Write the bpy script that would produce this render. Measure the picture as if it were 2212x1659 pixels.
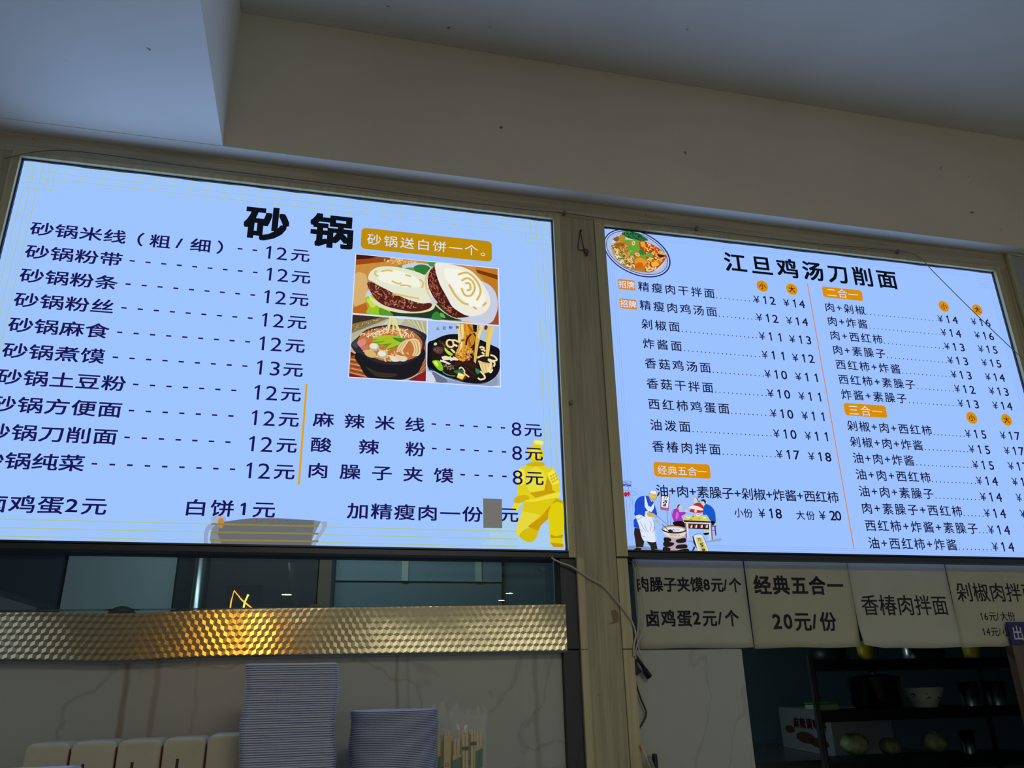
import bpy, math, random
from mathutils import Vector, Matrix
R = random.Random(7)
S = bpy.context.scene
COL = S.collection
for o in list(bpy.data.objects):
    bpy.data.objects.remove(o)

# ------------------------------------------------------------------ camera, world, lights, exposure
CAM_POS = Vector((0.0, -2.0, 1.55))
F_PX, YAW, PITCH, ROLL = 1704.3, math.radians(13.977), math.radians(21.160), math.radians(-1.268)
fw = Vector((math.sin(YAW) * math.cos(PITCH), math.cos(YAW) * math.cos(PITCH), math.sin(PITCH)))
rt0 = Vector((math.cos(YAW), -math.sin(YAW), 0))
up0 = rt0.cross(fw)
rt = rt0 * math.cos(ROLL) + up0 * math.sin(ROLL)
up = up0 * math.cos(ROLL) - rt0 * math.sin(ROLL)
cam_data = bpy.data.cameras.new('camera')
cam_data.sensor_width = 36.0
cam_data.lens = F_PX / 2212 * 36.0
cam_data.clip_start = 0.05
cam = bpy.data.objects.new('camera', cam_data)
M3 = Matrix((rt, up, -fw)).transposed()
cam.matrix_world = Matrix.Translation(CAM_POS) @ M3.to_4x4()
COL.objects.link(cam)
S.camera = cam

S.view_settings.view_transform = 'Standard'
S.view_settings.look = 'None'
S.view_settings.gamma = 1.0
S.view_settings.use_curve_mapping = False
S.view_settings.exposure = 0.0

world = bpy.data.worlds.new('room_ambient')
S.world = world
world.use_nodes = True
bg = world.node_tree.nodes['Background']
bg.inputs[0].default_value = (0.290, 0.332, 0.348, 1)
bg.inputs[1].default_value = 1.0


def area(name, loc, rot, size, size_y, power, color):
    l = bpy.data.lights.new(name, 'AREA')
    l.shape = 'RECTANGLE'
    l.size, l.size_y, l.energy, l.color = size, size_y, power, color
    o = bpy.data.objects.new(name, l)
    o.location, o.rotation_euler = loc, rot
    COL.objects.link(o)
    return o


area('assumed_dining_room_light', (0.8, -5.0, 3.42), (0, 0, 0), 1.2, 1.2, 64, (1.0, 0.95, 0.82))  # assumed unseen ceiling lamp, added to light the sign wall
area('assumed_dining_room_light', (-0.6, -7.5, 3.42), (0, 0, 0), 1.2, 1.2, 100, (1.0, 0.95, 0.82))  # second assumed lamp, unseen, added farther back
area('assumed_kitchen_light', (-0.1, 1.35, 2.86), (0, 0, 0), 1.6, 0.12, 14, (0.74, 0.92, 1.0))  # assumed unseen lamp, added to brighten the kitchen behind the glass


# ------------------------------------------------------------------ helpers
def lin(h):
    if isinstance(h, str):
        h = [int(h[i:i + 2], 16) for i in (0, 2, 4)]
    return tuple((c / 255 / 12.92) if c / 255 <= 0.04045 else ((c / 255 + 0.055) / 1.055) ** 2.4 for c in h)


def new_mat(name):
    m = bpy.data.materials.new(name)
    m.use_nodes = True
    nt = m.node_tree
    return m, nt, nt.nodes['Principled BSDF']


def mat(name, col, rough=0.5, metal=0.0, var=0.0, vscale=6.0, spec=0.5, bump=0.0, bscale=60.0, stretch=(1, 1, 1)):
    m, nt, b = new_mat(name)
    c = lin(col)
    b.inputs['Base Color'].default_value = (*c, 1)
    b.inputs['Roughness'].default_value = rough
    b.inputs['Metallic'].default_value = metal
    b.inputs['Specular IOR Level'].default_value = spec
    tc = nt.nodes.new('ShaderNodeTexCoord')
    mp = nt.nodes.new('ShaderNodeMapping')
    mp.inputs['Scale'].default_value = stretch
    nt.links.new(tc.outputs['Object'], mp.inputs[0])
    if var > 0:
        n = nt.nodes.new('ShaderNodeTexNoise')
        n.inputs['Scale'].default_value = vscale
        n.inputs['Detail'].default_value = 5
        nt.links.new(mp.outputs[0], n.inputs['Vector'])
        r = nt.nodes.new('ShaderNodeValToRGB')
        r.color_ramp.elements[0].position = 0.3
        r.color_ramp.elements[1].position = 0.7
        r.color_ramp.elements[0].color = (*[x * (1 - var) for x in c], 1)
        r.color_ramp.elements[1].color = (*[min(1, x * (1 + var)) for x in c], 1)
        nt.links.new(n.outputs[0], r.inputs[0])
        nt.links.new(r.outputs[0], b.inputs['Base Color'])
    if bump > 0:
        n2 = nt.nodes.new('ShaderNodeTexNoise')
        n2.inputs['Scale'].default_value = bscale
        nt.links.new(mp.outputs[0], n2.inputs['Vector'])
        bp = nt.nodes.new('ShaderNodeBump')
        bp.inputs['Strength'].default_value = bump
        bp.inputs['Distance'].default_value = 0.004
        nt.links.new(n2.outputs[0], bp.inputs['Height'])
        nt.links.new(bp.outputs[0], b.inputs['Normal'])
    return m


def emis(name, col, strength=1.0, sample=True, linear=None):
    m = bpy.data.materials.new(name)
    m.use_nodes = True
    nt = m.node_tree
    nt.nodes.clear()
    e = nt.nodes.new('ShaderNodeEmission')
    e.inputs[0].default_value = (*(linear or lin(col)), 1)
    e.inputs[1].default_value = strength
    out = nt.nodes.new('ShaderNodeOutputMaterial')
    nt.links.new(e.outputs[0], out.inputs[0])
    if not sample:
        m.cycles.emission_sampling = 'NONE'
    return m


def wood_mat(name, c0, c1, vertical=True, rough=0.45):
    m, nt, b = new_mat(name)
    tc = nt.nodes.new('ShaderNodeTexCoord')
    mp = nt.nodes.new('ShaderNodeMapping')
    mp.inputs['Scale'].default_value = (55, 20, 2.2) if vertical else (2.2, 20, 55)
    nt.links.new(tc.outputs['Object'], mp.inputs[0])
    n = nt.nodes.new('ShaderNodeTexNoise')
    n.inputs['Scale'].default_value = 1.6
    n.inputs['Detail'].default_value = 7
    n.inputs['Distortion'].default_value = 0.6
    nt.links.new(mp.outputs[0], n.inputs['Vector'])
    r = nt.nodes.new('ShaderNodeValToRGB')
    r.color_ramp.elements[0].position = 0.32
    r.color_ramp.elements[1].position = 0.62
    r.color_ramp.elements[0].color = (*lin(c0), 1)
    r.color_ramp.elements[1].color = (*lin(c1), 1)
    nt.links.new(n.outputs[0], r.inputs[0])
    # small dark flecks
    v = nt.nodes.new('ShaderNodeTexNoise')
    v.inputs['Scale'].default_value = 70
    v.inputs['Detail'].default_value = 2
    nt.links.new(tc.outputs['Object'], v.inputs['Vector'])
    r2 = nt.nodes.new('ShaderNodeValToRGB')
    r2.color_ramp.elements[0].position = 0.22
    r2.color_ramp.elements[1].position = 0.27
    r2.color_ramp.elements[0].color = (0.35, 0.3, 0.25, 1)
    nt.links.new(v.outputs[0], r2.inputs[0])
    mx = nt.nodes.new('ShaderNodeMix')
    mx.data_type = 'RGBA'
    mx.blend_type = 'MULTIPLY'
    mx.inputs['Factor'].default_value = 1
    nt.links.new(r.outputs[0], mx.inputs['A'])
    nt.links.new(r2.outputs[0], mx.inputs['B'])
    nt.links.new(mx.outputs['Result'], b.inputs['Base Color'])
    b.inputs['Roughness'].default_value = rough
    return m


def paint_mat(name, col, fleck=0.24):
    m, nt, b = new_mat(name)
    tc = nt.nodes.new('ShaderNodeTexCoord')
    n = nt.nodes.new('ShaderNodeTexNoise')
    n.inputs['Scale'].default_value = 2.2
    n.inputs['Detail'].default_value = 6
    nt.links.new(tc.outputs['Object'], n.inputs['Vector'])
    c = lin(col)
    r = nt.nodes.new('ShaderNodeValToRGB')
    r.color_ramp.elements[0].position = 0.3
    r.color_ramp.elements[1].position = 0.7
    r.color_ramp.elements[0].color = (*[x * 0.93 for x in c], 1)
    r.color_ramp.elements[1].color = (*[x * 1.03 for x in c], 1)
    nt.links.new(n.outputs[0], r.inputs[0])
    v = nt.nodes.new('ShaderNodeTexNoise')
    v.inputs['Scale'].default_value = 26
    v.inputs['Detail'].default_value = 3
    nt.links.new(tc.outputs['Object'], v.inputs['Vector'])
    r2 = nt.nodes.new('ShaderNodeValToRGB')
    r2.color_ramp.elements[0].position = fleck
    r2.color_ramp.elements[1].position = fleck + 0.012
    r2.color_ramp.elements[0].color = (0.3, 0.28, 0.26, 1)
    nt.links.new(v.outputs[0], r2.inputs[0])
    mx = nt.nodes.new('ShaderNodeMix')
    mx.data_type = 'RGBA'
    mx.blend_type = 'MULTIPLY'
    mx.inputs['Factor'].default_value = 1
    nt.links.new(r.outputs[0], mx.inputs['A'])
    nt.links.new(r2.outputs[0], mx.inputs['B'])
    nt.links.new(mx.outputs['Result'], b.inputs['Base Color'])
    b.inputs['Roughness'].default_value = 0.85
    b.inputs['Specular IOR Level'].default_value = 0.2
    bp = nt.nodes.new('ShaderNodeBump')
    bp.inputs['Strength'].default_value = 0.12
    bp.inputs['Distance'].default_value = 0.003
    nt.links.new(n.outputs[0], bp.inputs['Height'])
    nt.links.new(bp.outputs[0], b.inputs['Normal'])
    return m


def marble_mat(name, col, vein, stains=()):
    """pale glazed tile with thin grey veins and brown drip stains at fixed x positions"""
    m, nt, b = new_mat(name)
    L = nt.links
    tc = nt.nodes.new('ShaderNodeTexCoord')
    n = nt.nodes.new('ShaderNodeTexNoise')
    n.inputs['Scale'].default_value = 2.6
    n.inputs['Detail'].default_value = 4
    n.inputs['Distortion'].default_value = 0.7
    L.new(tc.outputs['Object'], n.inputs['Vector'])
    a = nt.nodes.new('ShaderNodeMath')
    a.operation = 'SUBTRACT'
    a.inputs[1].default_value = 0.5
    L.new(n.outputs[0], a.inputs[0])
    ab = nt.nodes.new('ShaderNodeMath')
    ab.operation = 'ABSOLUTE'
    L.new(a.outputs[0], ab.inputs[0])
    r = nt.nodes.new('ShaderNodeValToRGB')
    r.color_ramp.elements[0].position = 0.0
    r.color_ramp.elements[1].position = 0.012
    r.color_ramp.elements[0].color = (*lin(vein), 1)
    r.color_ramp.elements[1].color = (*lin(col), 1)
    L.new(ab.outputs[0], r.inputs[0])
    src = r.outputs[0]
    if stains:
        sep = nt.nodes.new('ShaderNodeSeparateXYZ')
        L.new(tc.outputs['Object'], sep.inputs[0])
        w = nt.nodes.new('ShaderNodeTexNoise')
        w.inputs['Scale'].default_value = 9
        w.inputs['Detail'].default_value = 2
        L.new(tc.outputs['Object'], w.inputs['Vector'])
        ml = nt.nodes.new('ShaderNodeMath')
        ml.operation = 'MULTIPLY_ADD'
        ml.inputs[1].default_value = 0.016
        L.new(w.outputs[0], ml.inputs[0])
        L.new(sep.outputs[0], ml.inputs[2])
        mr = nt.nodes.new('ShaderNodeMapRange')
        mr.inputs['From Min'].default_value = -0.8
        mr.inputs['From Max'].default_value = 0.8
        L.new(ml.outputs[0], mr.inputs['Value'])
        rr = nt.nodes.new('ShaderNodeValToRGB')
        cr = rr.color_ramp
        while len(cr.elements) > 1:
            cr.elements.remove(cr.elements[0])
        cr.elements[0].position = 0.0
        cr.elements[0].color = (1, 1, 1, 1)
        for x, wd, c in stains:
            p = (x + 0.008 + 0.8) / 1.6
            for dp, cc in ((-wd / 1.6, (1, 1, 1)), (-wd / 2.6, c), (wd / 2.6, c), (wd / 1.6, (1, 1, 1))):
                e = cr.elements.new(p + dp)
                e.color = (*cc, 1)
        L.new(mr.outputs[0], rr.inputs[0])
        mx = nt.nodes.new('ShaderNodeMix')
        mx.data_type = 'RGBA'
        mx.blend_type = 'MULTIPLY'
        mx.inputs['Factor'].default_value = 1
        L.new(src, mx.inputs['A'])
        L.new(rr.outputs[0], mx.inputs['B'])
        src = mx.outputs['Result']
    L.new(src, b.inputs['Base Color'])
    b.inputs['Roughness'].default_value = 0.28
    return m


def glass_mat(name, tint=(0.82, 0.9, 0.9), refl=0.06):
    m = bpy.data.materials.new(name)
    m.use_nodes = True
    nt = m.node_tree
    nt.nodes.clear()
    t = nt.nodes.new('ShaderNodeBsdfTransparent')
    t.inputs[0].default_value = (*tint, 1)
    g = nt.nodes.new('ShaderNodeBsdfGlossy')
    g.inputs['Roughness'].default_value = 0.0
    lw = nt.nodes.new('ShaderNodeFresnel')
    lw.inputs[0].default_value = 1.5
    mx = nt.nodes.new('ShaderNodeMixShader')
    mlt = nt.nodes.new('ShaderNodeMath')
    mlt.operation = 'MULTIPLY_ADD'
    mlt.inputs[1].default_value = 1.0
    mlt.inputs[2].default_value = refl - 0.04
    nt.links.new(lw.outputs[0], mlt.inputs[0])
    nt.links.new(mlt.outputs[0], mx.inputs[0])
    nt.links.new(t.outputs[0], mx.inputs[1])
    nt.links.new(g.outputs[0], mx.inputs[2])
    out = nt.nodes.new('ShaderNodeOutputMaterial')
    nt.links.new(mx.outputs[0], out.inputs[0])
    return m


def film_mat(name, col, alpha, rough=0.3):
    m, nt, b = new_mat(name)
    b.inputs['Base Color'].default_value = (*lin(col), 1)
    b.inputs['Alpha'].default_value = alpha
    b.inputs['Roughness'].default_value = rough
    return m


class MB:
    """collects geometry for ONE mesh object"""

    def __init__(self):
        self.v, self.f, self.c, self.mi = [], [], [], []
        self.slot = 0

    def add(self, verts, faces, col=None):
        o = len(self.v)
        self.v += [tuple(p) for p in verts]
        for f in faces:
            self.f.append(tuple(i + o for i in f))
            self.c.append(col)
            self.mi.append(self.slot)
        return self

    def box(self, x0, x1, y0, y1, z0, z1):
        v = [(x, y, z) for x in (x0, x1) for y in (y0, y1) for z in (z0, z1)]
        return self.add(v, [(0, 1, 3, 2), (4, 6, 7, 5), (0, 4, 5, 1), (2, 3, 7, 6), (0, 2, 6, 4), (1, 5, 7, 3)])

    def tube(self, pts, r, n=8, closed=False):
        pts = [Vector(p) for p in pts]
        rs = r if isinstance(r, (list, tuple)) else [r] * len(pts)
        rings = []
        prev = None
        for i, p in enumerate(pts):
            a = pts[i - 1] if i > 0 else (pts[-1] if closed else p)
            b = pts[(i + 1) % len(pts)] if (i < len(pts) - 1 or closed) else p
            d = (b - a).normalized()
            u = prev if prev is not None else (Vector((0, 0, 1)) if abs(d.z) < 0.9 else Vector((1, 0, 0)))
            u = (u - d * u.dot(d)).normalized()
            prev = u
            w = d.cross(u)
            rings.append([p + (u * math.cos(2 * math.pi * k / n) + w * math.sin(2 * math.pi * k / n)) * rs[i] for k in range(n)])
        v = [q for rg in rings for q in rg]
        m = len(rings)
        f = []
        for i in range(m if closed else m - 1):
            j = (i + 1) % m
            for k in range(n):
                f.append((i * n + k, i * n + (k + 1) % n, j * n + (k + 1) % n, j * n + k))
        if not closed:
            f.append(tuple(range(n))[::-1])
            f.append(tuple((m - 1) * n + k for k in range(n)))
        return self.add(v, f)

    def lathe(self, prof, cx=0, cy=0, n=32, axis='z', cap=True):
        v, f = [], []
        for r, h in prof:
            for k in range(n):
                t = 2 * math.pi * k / n
                a, b = r * math.cos(t), r * math.sin(t)
                v.append((cx + a, cy + b, h) if axis == 'z' else (cx + a, h, cy + b))
        for i in range(len(prof) - 1):
            for k in range(n):
                f.append((i * n + k, i * n + (k + 1) % n, (i + 1) * n + (k + 1) % n, (i + 1) * n + k))
        if cap:
            f.append(tuple(range(n))[::-1])
            f.append(tuple((len(prof) - 1) * n + k for k in range(n)))
        return self.add(v, f)

    def rrect(self, x0, x1, z0, z1, r, y0, y1, seg=4, col=None):
        """rounded rectangle slab facing -y"""
        pts = []
        for cx, cz, a0 in ((x1 - r, z1 - r, 0), (x0 + r, z1 - r, 90), (x0 + r, z0 + r, 180), (x1 - r, z0 + r, 270)):
            for k in range(seg + 1):
                t = math.radians(a0 + 90 * k / seg)
                pts.append((cx + r * math.cos(t), cz + r * math.sin(t)))
        n = len(pts)
        if y0 == y1:
            return self.add([(x, y0, z) for x, z in pts], [tuple(range(n))], col)
        v = [(x, y0, z) for x, z in pts] + [(x, y1, z) for x, z in pts]
        f = [tuple(range(n)), tuple(range(2 * n - 1, n - 1, -1))] + [(k, k + n, (k + 1) % n + n, (k + 1) % n) for k in range(n)]
        return self.add(v, f, col)

    def quad(self, x0, x1, z0, z1, y, col=None):
        return self.add([(x0, y, z0), (x1, y, z0), (x1, y, z1), (x0, y, z1)], [(0, 1, 2, 3)], col)

    def build(self, name, mats, parent=None, smooth=False, bevel=0.0, loc=None):
        me = bpy.data.meshes.new(name)
        v = self.v
        if loc is not None:
            v = [(p[0] - loc[0], p[1] - loc[1], p[2] - loc[2]) for p in v]
        me.from_pydata(v, [], self.f)
        mats = mats if isinstance(mats, (list, tuple)) else [mats]
        for m in mats:
            me.materials.append(m)
        me.polygons.foreach_set('material_index', [min(i, len(mats) - 1) for i in self.mi])
        if any(c is not None for c in self.c):
            at = me.color_attributes.new('ink', 'FLOAT_COLOR', 'CORNER')
            i = 0
            for p, c in zip(me.polygons, self.c):
                cc = (*(lin(c) if c else (0, 0, 0)), 1)
                for li in p.loop_indices:
                    at.data[li].color = cc
        if smooth:
            me.polygons.foreach_set('use_smooth', [True] * len(me.polygons))
        me.update()
        o = bpy.data.objects.new(name, me)
        COL.objects.link(o)
        if loc is not None:
            o.location = loc
        if parent is not None:
            o.parent = parent
            o.location = Vector(o.location) - world_loc(parent)
        if bevel > 0:
            bv = o.modifiers.new('bevel', 'BEVEL')
            bv.width = bevel
            bv.segments = 2
            bv.limit_method = 'ANGLE'
        return o


def world_loc(o):
    l = Vector(o.location)
    while o.parent:
        o = o.parent
        l += Vector(o.location)
    return l


def tag(o, label, cat, group=None, kind=None):
    o['label'], o['category'] = label, cat
    if group:
        o['group'] = group
    if kind:
        o['kind'] = kind
    return o


def struct(o, label=None, cat=None):
    o['kind'] = 'structure'
    if label:
        o['label'], o['category'] = label, cat
    return o


def thing(name, loc, label, cat, group=None):
    o = bpy.data.objects.new(name, None)
    o.location = loc
    o.empty_display_size = 0.02
    COL.objects.link(o)
    return tag(o, label, cat, group)


def dup(o, parent=None):
    c = o.copy()
    COL.objects.link(c)
    if parent is not None:
        c.parent = parent
    for ch in o.children:
        dup(ch, c)
    return c


def smooth_pts(p, closed=True, n=5):
    """Catmull-Rom through 2-D or 3-D points"""
    m = len(p)
    out = []
    rng = range(m) if closed else range(m - 1)
    for i in rng:
        g = (lambda k: p[k % m]) if closed else (lambda k: p[max(0, min(m - 1, k))])
        a, b, c, d = g(i - 1), g(i), g(i + 1), g(i + 2)
        for s in range(n):
            t = s / n
            out.append(tuple(0.5 * (2 * B + (C_ - A) * t + (2 * A - 5 * B + 4 * C_ - D) * t * t + (3 * B - A - 3 * C_ + D) * t ** 3)
                             for A, B, C_, D in zip(a, b, c, d)))
    if not closed:
        out.append(tuple(p[-1]))
    return out


# ------------------------------------------------------------------ lettering (built-in font -> flat mesh)
_fc = bpy.data.curves.new('lettering', 'FONT')
_fc.resolution_u = 3
_fo = bpy.data.objects.new('lettering', _fc)
COL.objects.link(_fo)
_cache = {}


def glyph(ch, bold):
    k = (ch, bold)
    if ch == '1' and k not in _cache:
        t = .088 + 2 * bold
        v = [(.36 - t, 0), (.36, 0), (.36, .7), (.36 - t * .75, .7), (.36 - t, .575), (.17, .50), (.17, .585), (.30 - t * .4, .665)]
        _cache[k] = (v, [(0, 1, 2, 4), (2, 3, 7, 4), (4, 7, 6, 5)], .17, .36)
    if k not in _cache:
        _fc.body = ch
        _fc.offset = bold
        dg = bpy.context.evaluated_depsgraph_get()
        dg.update()
        me = bpy.data.meshes.new_from_object(_fo.evaluated_get(dg))
        v = [(p.co.x, p.co.y) for p in me.vertices]
        f = [tuple(p.vertices) for p in me.polygons]
        bpy.data.meshes.remove(me)
        xs = [p[0] for p in v] or [0]
        _cache[k] = (v, f, min(xs), max(xs))
    return _cache[k]


ADV = {'/': 0.42, '+': 0.6, '.': 0.25, '-': 0.34}


def run(mb, text, x0, x1, zc, ez, ex, y, bold=0.0, col=None):
    """one line of lettering filling x0..x1, centred on height zc"""
    heavy = 0.0
    if bold > 0.004:            # heavier weights: the outline repeated around a small circle
        heavy, bold = bold, 0.0
    g = [glyph(c, bold) for c in text]
    adv = [1.0 if ord(c) > 0x2e80 else ADV.get(c, 0.56) for c in text]
    n = len(text)
    w = (x1 - x0) / ex
    gap = 0.0
    if n > 1:
        gap = (w - (sum(adv[:-1]) + g[-1][3] - g[0][2])) / (n - 1)
        off = -g[0][2]
    else:
        off = w / 2 - (g[0][2] + g[0][3]) / 2
    cur = off
    for c, (v, f, a, b), ad in zip(text, g, adv):
        cy = 0.38 if ord(c) > 0x2e80 else 0.35
        mb.add([(x0 + (cur + p[0]) * ex, y, zc + (p[1] - cy) * ez) for p in v], f, col)
        if heavy:
            for k in range(0, 8, 1 if heavy > .015 else 2):
                a, b = heavy * max(-1, min(1, 1.42 * math.cos(k * math.pi / 4 + (0 if heavy > .015 else math.pi / 4)))), heavy * max(-1, min(1, 1.42 * math.sin(k * math.pi / 4 + (0 if heavy > .015 else math.pi / 4))))
                mb.add([(x0 + (cur + p[0] + a) * ex, y - 4e-6 * (k + 1), zc + (p[1] - cy + b) * ez) for p in v], f, col)
        cur += ad + gap


def dashes(mb, n, x0, x1, zc, w, h, y):
    for i in range(n):
        a = x0 + (x1 - x0 - w) * i / (n - 1)
        mb.quad(a, a + w, zc - h / 2, zc + h / 2, y)


def stroke2(p, w):
    """flat ribbon polygon quads along 2-D points"""
    q = []
    for i, a in enumerate(p):
        b0, b1 = p[max(0, i - 1)], p[min(len(p) - 1, i + 1)]
        dx, dz = b1[0] - b0[0], b1[1] - b0[1]
        l = math.hypot(dx, dz) or 1
        q.append(((a[0] - dz / l * w / 2, a[1] + dx / l * w / 2), (a[0] + dz / l * w / 2, a[1] - dx / l * w / 2)))
    return q


def inside(p, poly):
    r = False
    for i in range(len(poly)):
        (x1, y1), (x2, y2) = poly[i], poly[i - 1]
        if (y1 > p[1]) != (y2 > p[1]) and p[0] < (x2 - x1) * (p[1] - y1) / (y2 - y1) + x1:
            r = not r
    return r


def picture(name, key, y0, parent, material, label=None, clip=None, step=9e-6):
    """a flat printed picture: layered ink shapes in the plane of the printed film"""
    mb = MB()
    y = y0

    def cl(p):
        if clip is None:
            return p
        return (max(clip[0], min(clip[1], p[0])), max(clip[2], min(clip[3], p[1])))

    def flat(c, p):
        mb.add([(q[0], y, q[1]) for q in map(cl, p)], [tuple(range(len(p)))], c)

    def ribbon(c, p, w):
        q = stroke2(p, w)
        v = [cl(r) for ab in q for r in ab]
        mb.add([(a, y, b) for a, b in v], [(2 * i, 2 * i + 1, 2 * i + 3, 2 * i + 2) for i in range(len(q) - 1)], c)
    for it in ART[key]:
        y -= step
        pts = it[-1]
        pts = [(pts[i] * 1e-4, pts[i + 1] * 1e-4 + 1.5) for i in range(0, len(pts), 2)]
        if it[0] == 'p':
            flat(it[1], pts)
        elif it[0] == 'b':
            flat(it[1], smooth_pts(pts))
        elif it[0] == 's':
            ribbon(it[1], smooth_pts(pts, False) if len(pts) > 2 else pts, it[2] * 1e-4)
        else:
            cols, n, seed, ln, wd = it[1].split(), it[2], it[3], it[4] * 1e-4, it[5] * 1e-4
            rr = random.Random(seed)
            xs, zs = [p[0] for p in pts], [p[1] for p in pts]
            k = 0
            for _ in range(n * 30):
                p = (rr.uniform(min(xs), max(xs)), rr.uniform(min(zs), max(zs)))
                if not inside(p, pts):
                    continue
                t = rr.uniform(0, math.pi)
                l = ln * rr.uniform(0.5, 1.2) / 2
                bnd = rr.uniform(-0.5, 0.5) * l
                d = (math.cos(t), math.sin(t))
                y -= step * 0.1
                ribbon(rr.choice(cols), smooth_pts([(p[0] - d[0] * l, p[1] - d[1] * l), (p[0] - d[1] * bnd, p[1] + d[0] * bnd), (p[0] + d[0] * l, p[1] + d[1] * l)], False, 3), wd)
                k += 1
                if k >= n:
                    break
    o = mb.build(name, material, parent)
    if label:
        o['label'] = label
    return o


ART = {}
ART['bread']=[('p','c88c3e',[505,12113,4614,12098,4627,10268,500,10261]),('p','9a4a18',[505,12113,1531,12108,1308,11960,512,11768]),('p','4a1518',[505,12113,1125,12110,877,12012,508,11940]),('b','d7b070',[493,11451,801,11485,869,11067,862,10675,701,10465,501,10583]),('p','b8681e',[497,10417,841,10617,954,10264,500,10261]),('p','c07820',[3929,12096,4614,12098,4617,10992,4246,11567]),('p','7a3810',[3955,12009,4611,11888,4612,11740,4008,11896]),('p','a04a20',[4476,10805,4625,10993,4627,10268,4339,10273]),('x','e2be72 c89a50 f0d090',70,3,35,40,[1254,12026,1530,12117,2275,12071,2098,11962,1538,11899]),('b','c6cde4',[862,10954,1204,11386,1843,11913,2561,12024,3981,11686,4458,11443,4604,10991,4531,10552,4287,10274,3458,10287,1445,10261,889,10622]),('b','203c28',[1141,10480,1588,10412,2436,10522,2940,10825,3329,10438,3458,10296,1940,10288,1248,10256]),('b','2f7a38',[2151,11895,2355,11991,2588,11944,2643,11775,2413,11662,2180,11752]),('b','3f9040',[2560,12088,2833,12096,2692,11956,2588,11989]),('b','58a048',[1896,11823,2126,11863,2154,11764,1949,11770]),('b','6aa030',[1691,11872,1792,11907,1807,11813,1706,11801]),('b','9cc424',[811,10725,1002,10856,1230,10711,1540,10352,1396,10256,880,10289,943,10516]),('b','c4de50',[861,10702,1007,10745,1137,10591,1019,10468]),('b','5c9828',[1239,10490,1591,10330,1544,10256,1248,10256]),('b','3c8038',[2693,10267,2716,10437,2842,10527,2946,10374,2947,10268]),('b','70b040',[2919,10484,3021,10466,3073,10344,2946,10374]),('b','e2dcb0',[889,10901,1056,10750,1485,10514,2085,10446,2511,10557,2762,10751,2714,10577,2387,10442,1788,10384,1289,10481,1010,10661]),('b','55231c',[851,11206,1010,11251,1365,11091,1796,10937,2254,10757,2660,10769,2612,10595,2236,10461,1785,10481,1334,10582,1054,10805]),('x','a85c48 c98068 7a3428 3a1212 d29a80',170,5,100,17,[838,11205,1009,11266,1466,11073,2075,10852,2584,10733,2434,10634,1983,10520,1383,10615,1027,10859]),('b','e4e6cc',[877,11351,921,11584,1139,11764,1540,11826,2051,11773,2491,11612,2640,11195,2691,10872,2431,10741,2025,10819,1670,10952,1340,11102,1009,11280]),('b','f2f2e2',[1099,11518,1343,11688,1747,11704,2210,11553,2318,11276,1914,11205,1459,11271,1205,11358]),('s','dcc070',55,[1093,11660,1048,11541,1151,11466]),('s','dcc070',55,[1219,11631,1393,11694,1545,11682]),('s','dcc070',55,[1531,11364,1709,11297,1809,11337]),('s','dcc070',55,[1761,11246,1963,11267,2091,11223]),('s','dcc070',55,[2313,11506,2418,11402,2396,11227]),('s','dcc070',55,[1903,11606,2082,11568]),('s','dcc070',55,[1569,10970,1922,10922,2327,10878]),('b','d8cca0',[2490,11670,2666,11939,2567,11679,2534,11385,2603,11077,2839,10730,3149,10464,3432,10364,3793,10347,4132,10457,4344,10735,4236,10496,3819,10338,3355,10356,2943,10571,2632,10908,2471,11321]),('b','4a1d18',[2692,11933,2783,11981,2880,11509,3119,10986,3327,10665,3767,10480,3406,10384,3174,10494,2890,10764,2681,11056,2560,11388,2580,11709]),('x','a85c48 b86a50 7a3428 2c0e0e c98068',130,6,100,17,[2680,11896,2758,11919,2855,11448,3067,10981,3302,10634,3457,10422,3148,10534,2837,10844,2600,11248,2568,11650]),('b','eceada',[2744,11986,2852,12104,3187,12095,3716,11988,4034,11736,4302,11309,4386,10969,4251,10668,3975,10500,3664,10484,3327,10679,3144,10974,2894,11424]),('b','f4f4ea',[3084,11941,3663,11888,4033,11545,4215,11126,4081,10795,3716,10845,3350,11269,3060,11645]),('s','d8b860',65,[3167,11423,3351,11096,3559,10887,3742,10833]),('s','d8b860',65,[3532,11579,3689,11684,3848,11613,3926,11387,3821,11144,3637,11125,3532,11346]),('s','d8b860',65,[3426,11773,3716,11864,3980,11627,4098,11288,3977,10986]),('s','d8b860',65,[3637,11503,3769,11517,3795,11344,3690,11275]),('s','d8b860',65,[3872,10775,3976,10713]),('s','d8b860',65,[4160,10832,4267,10957])]
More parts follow.
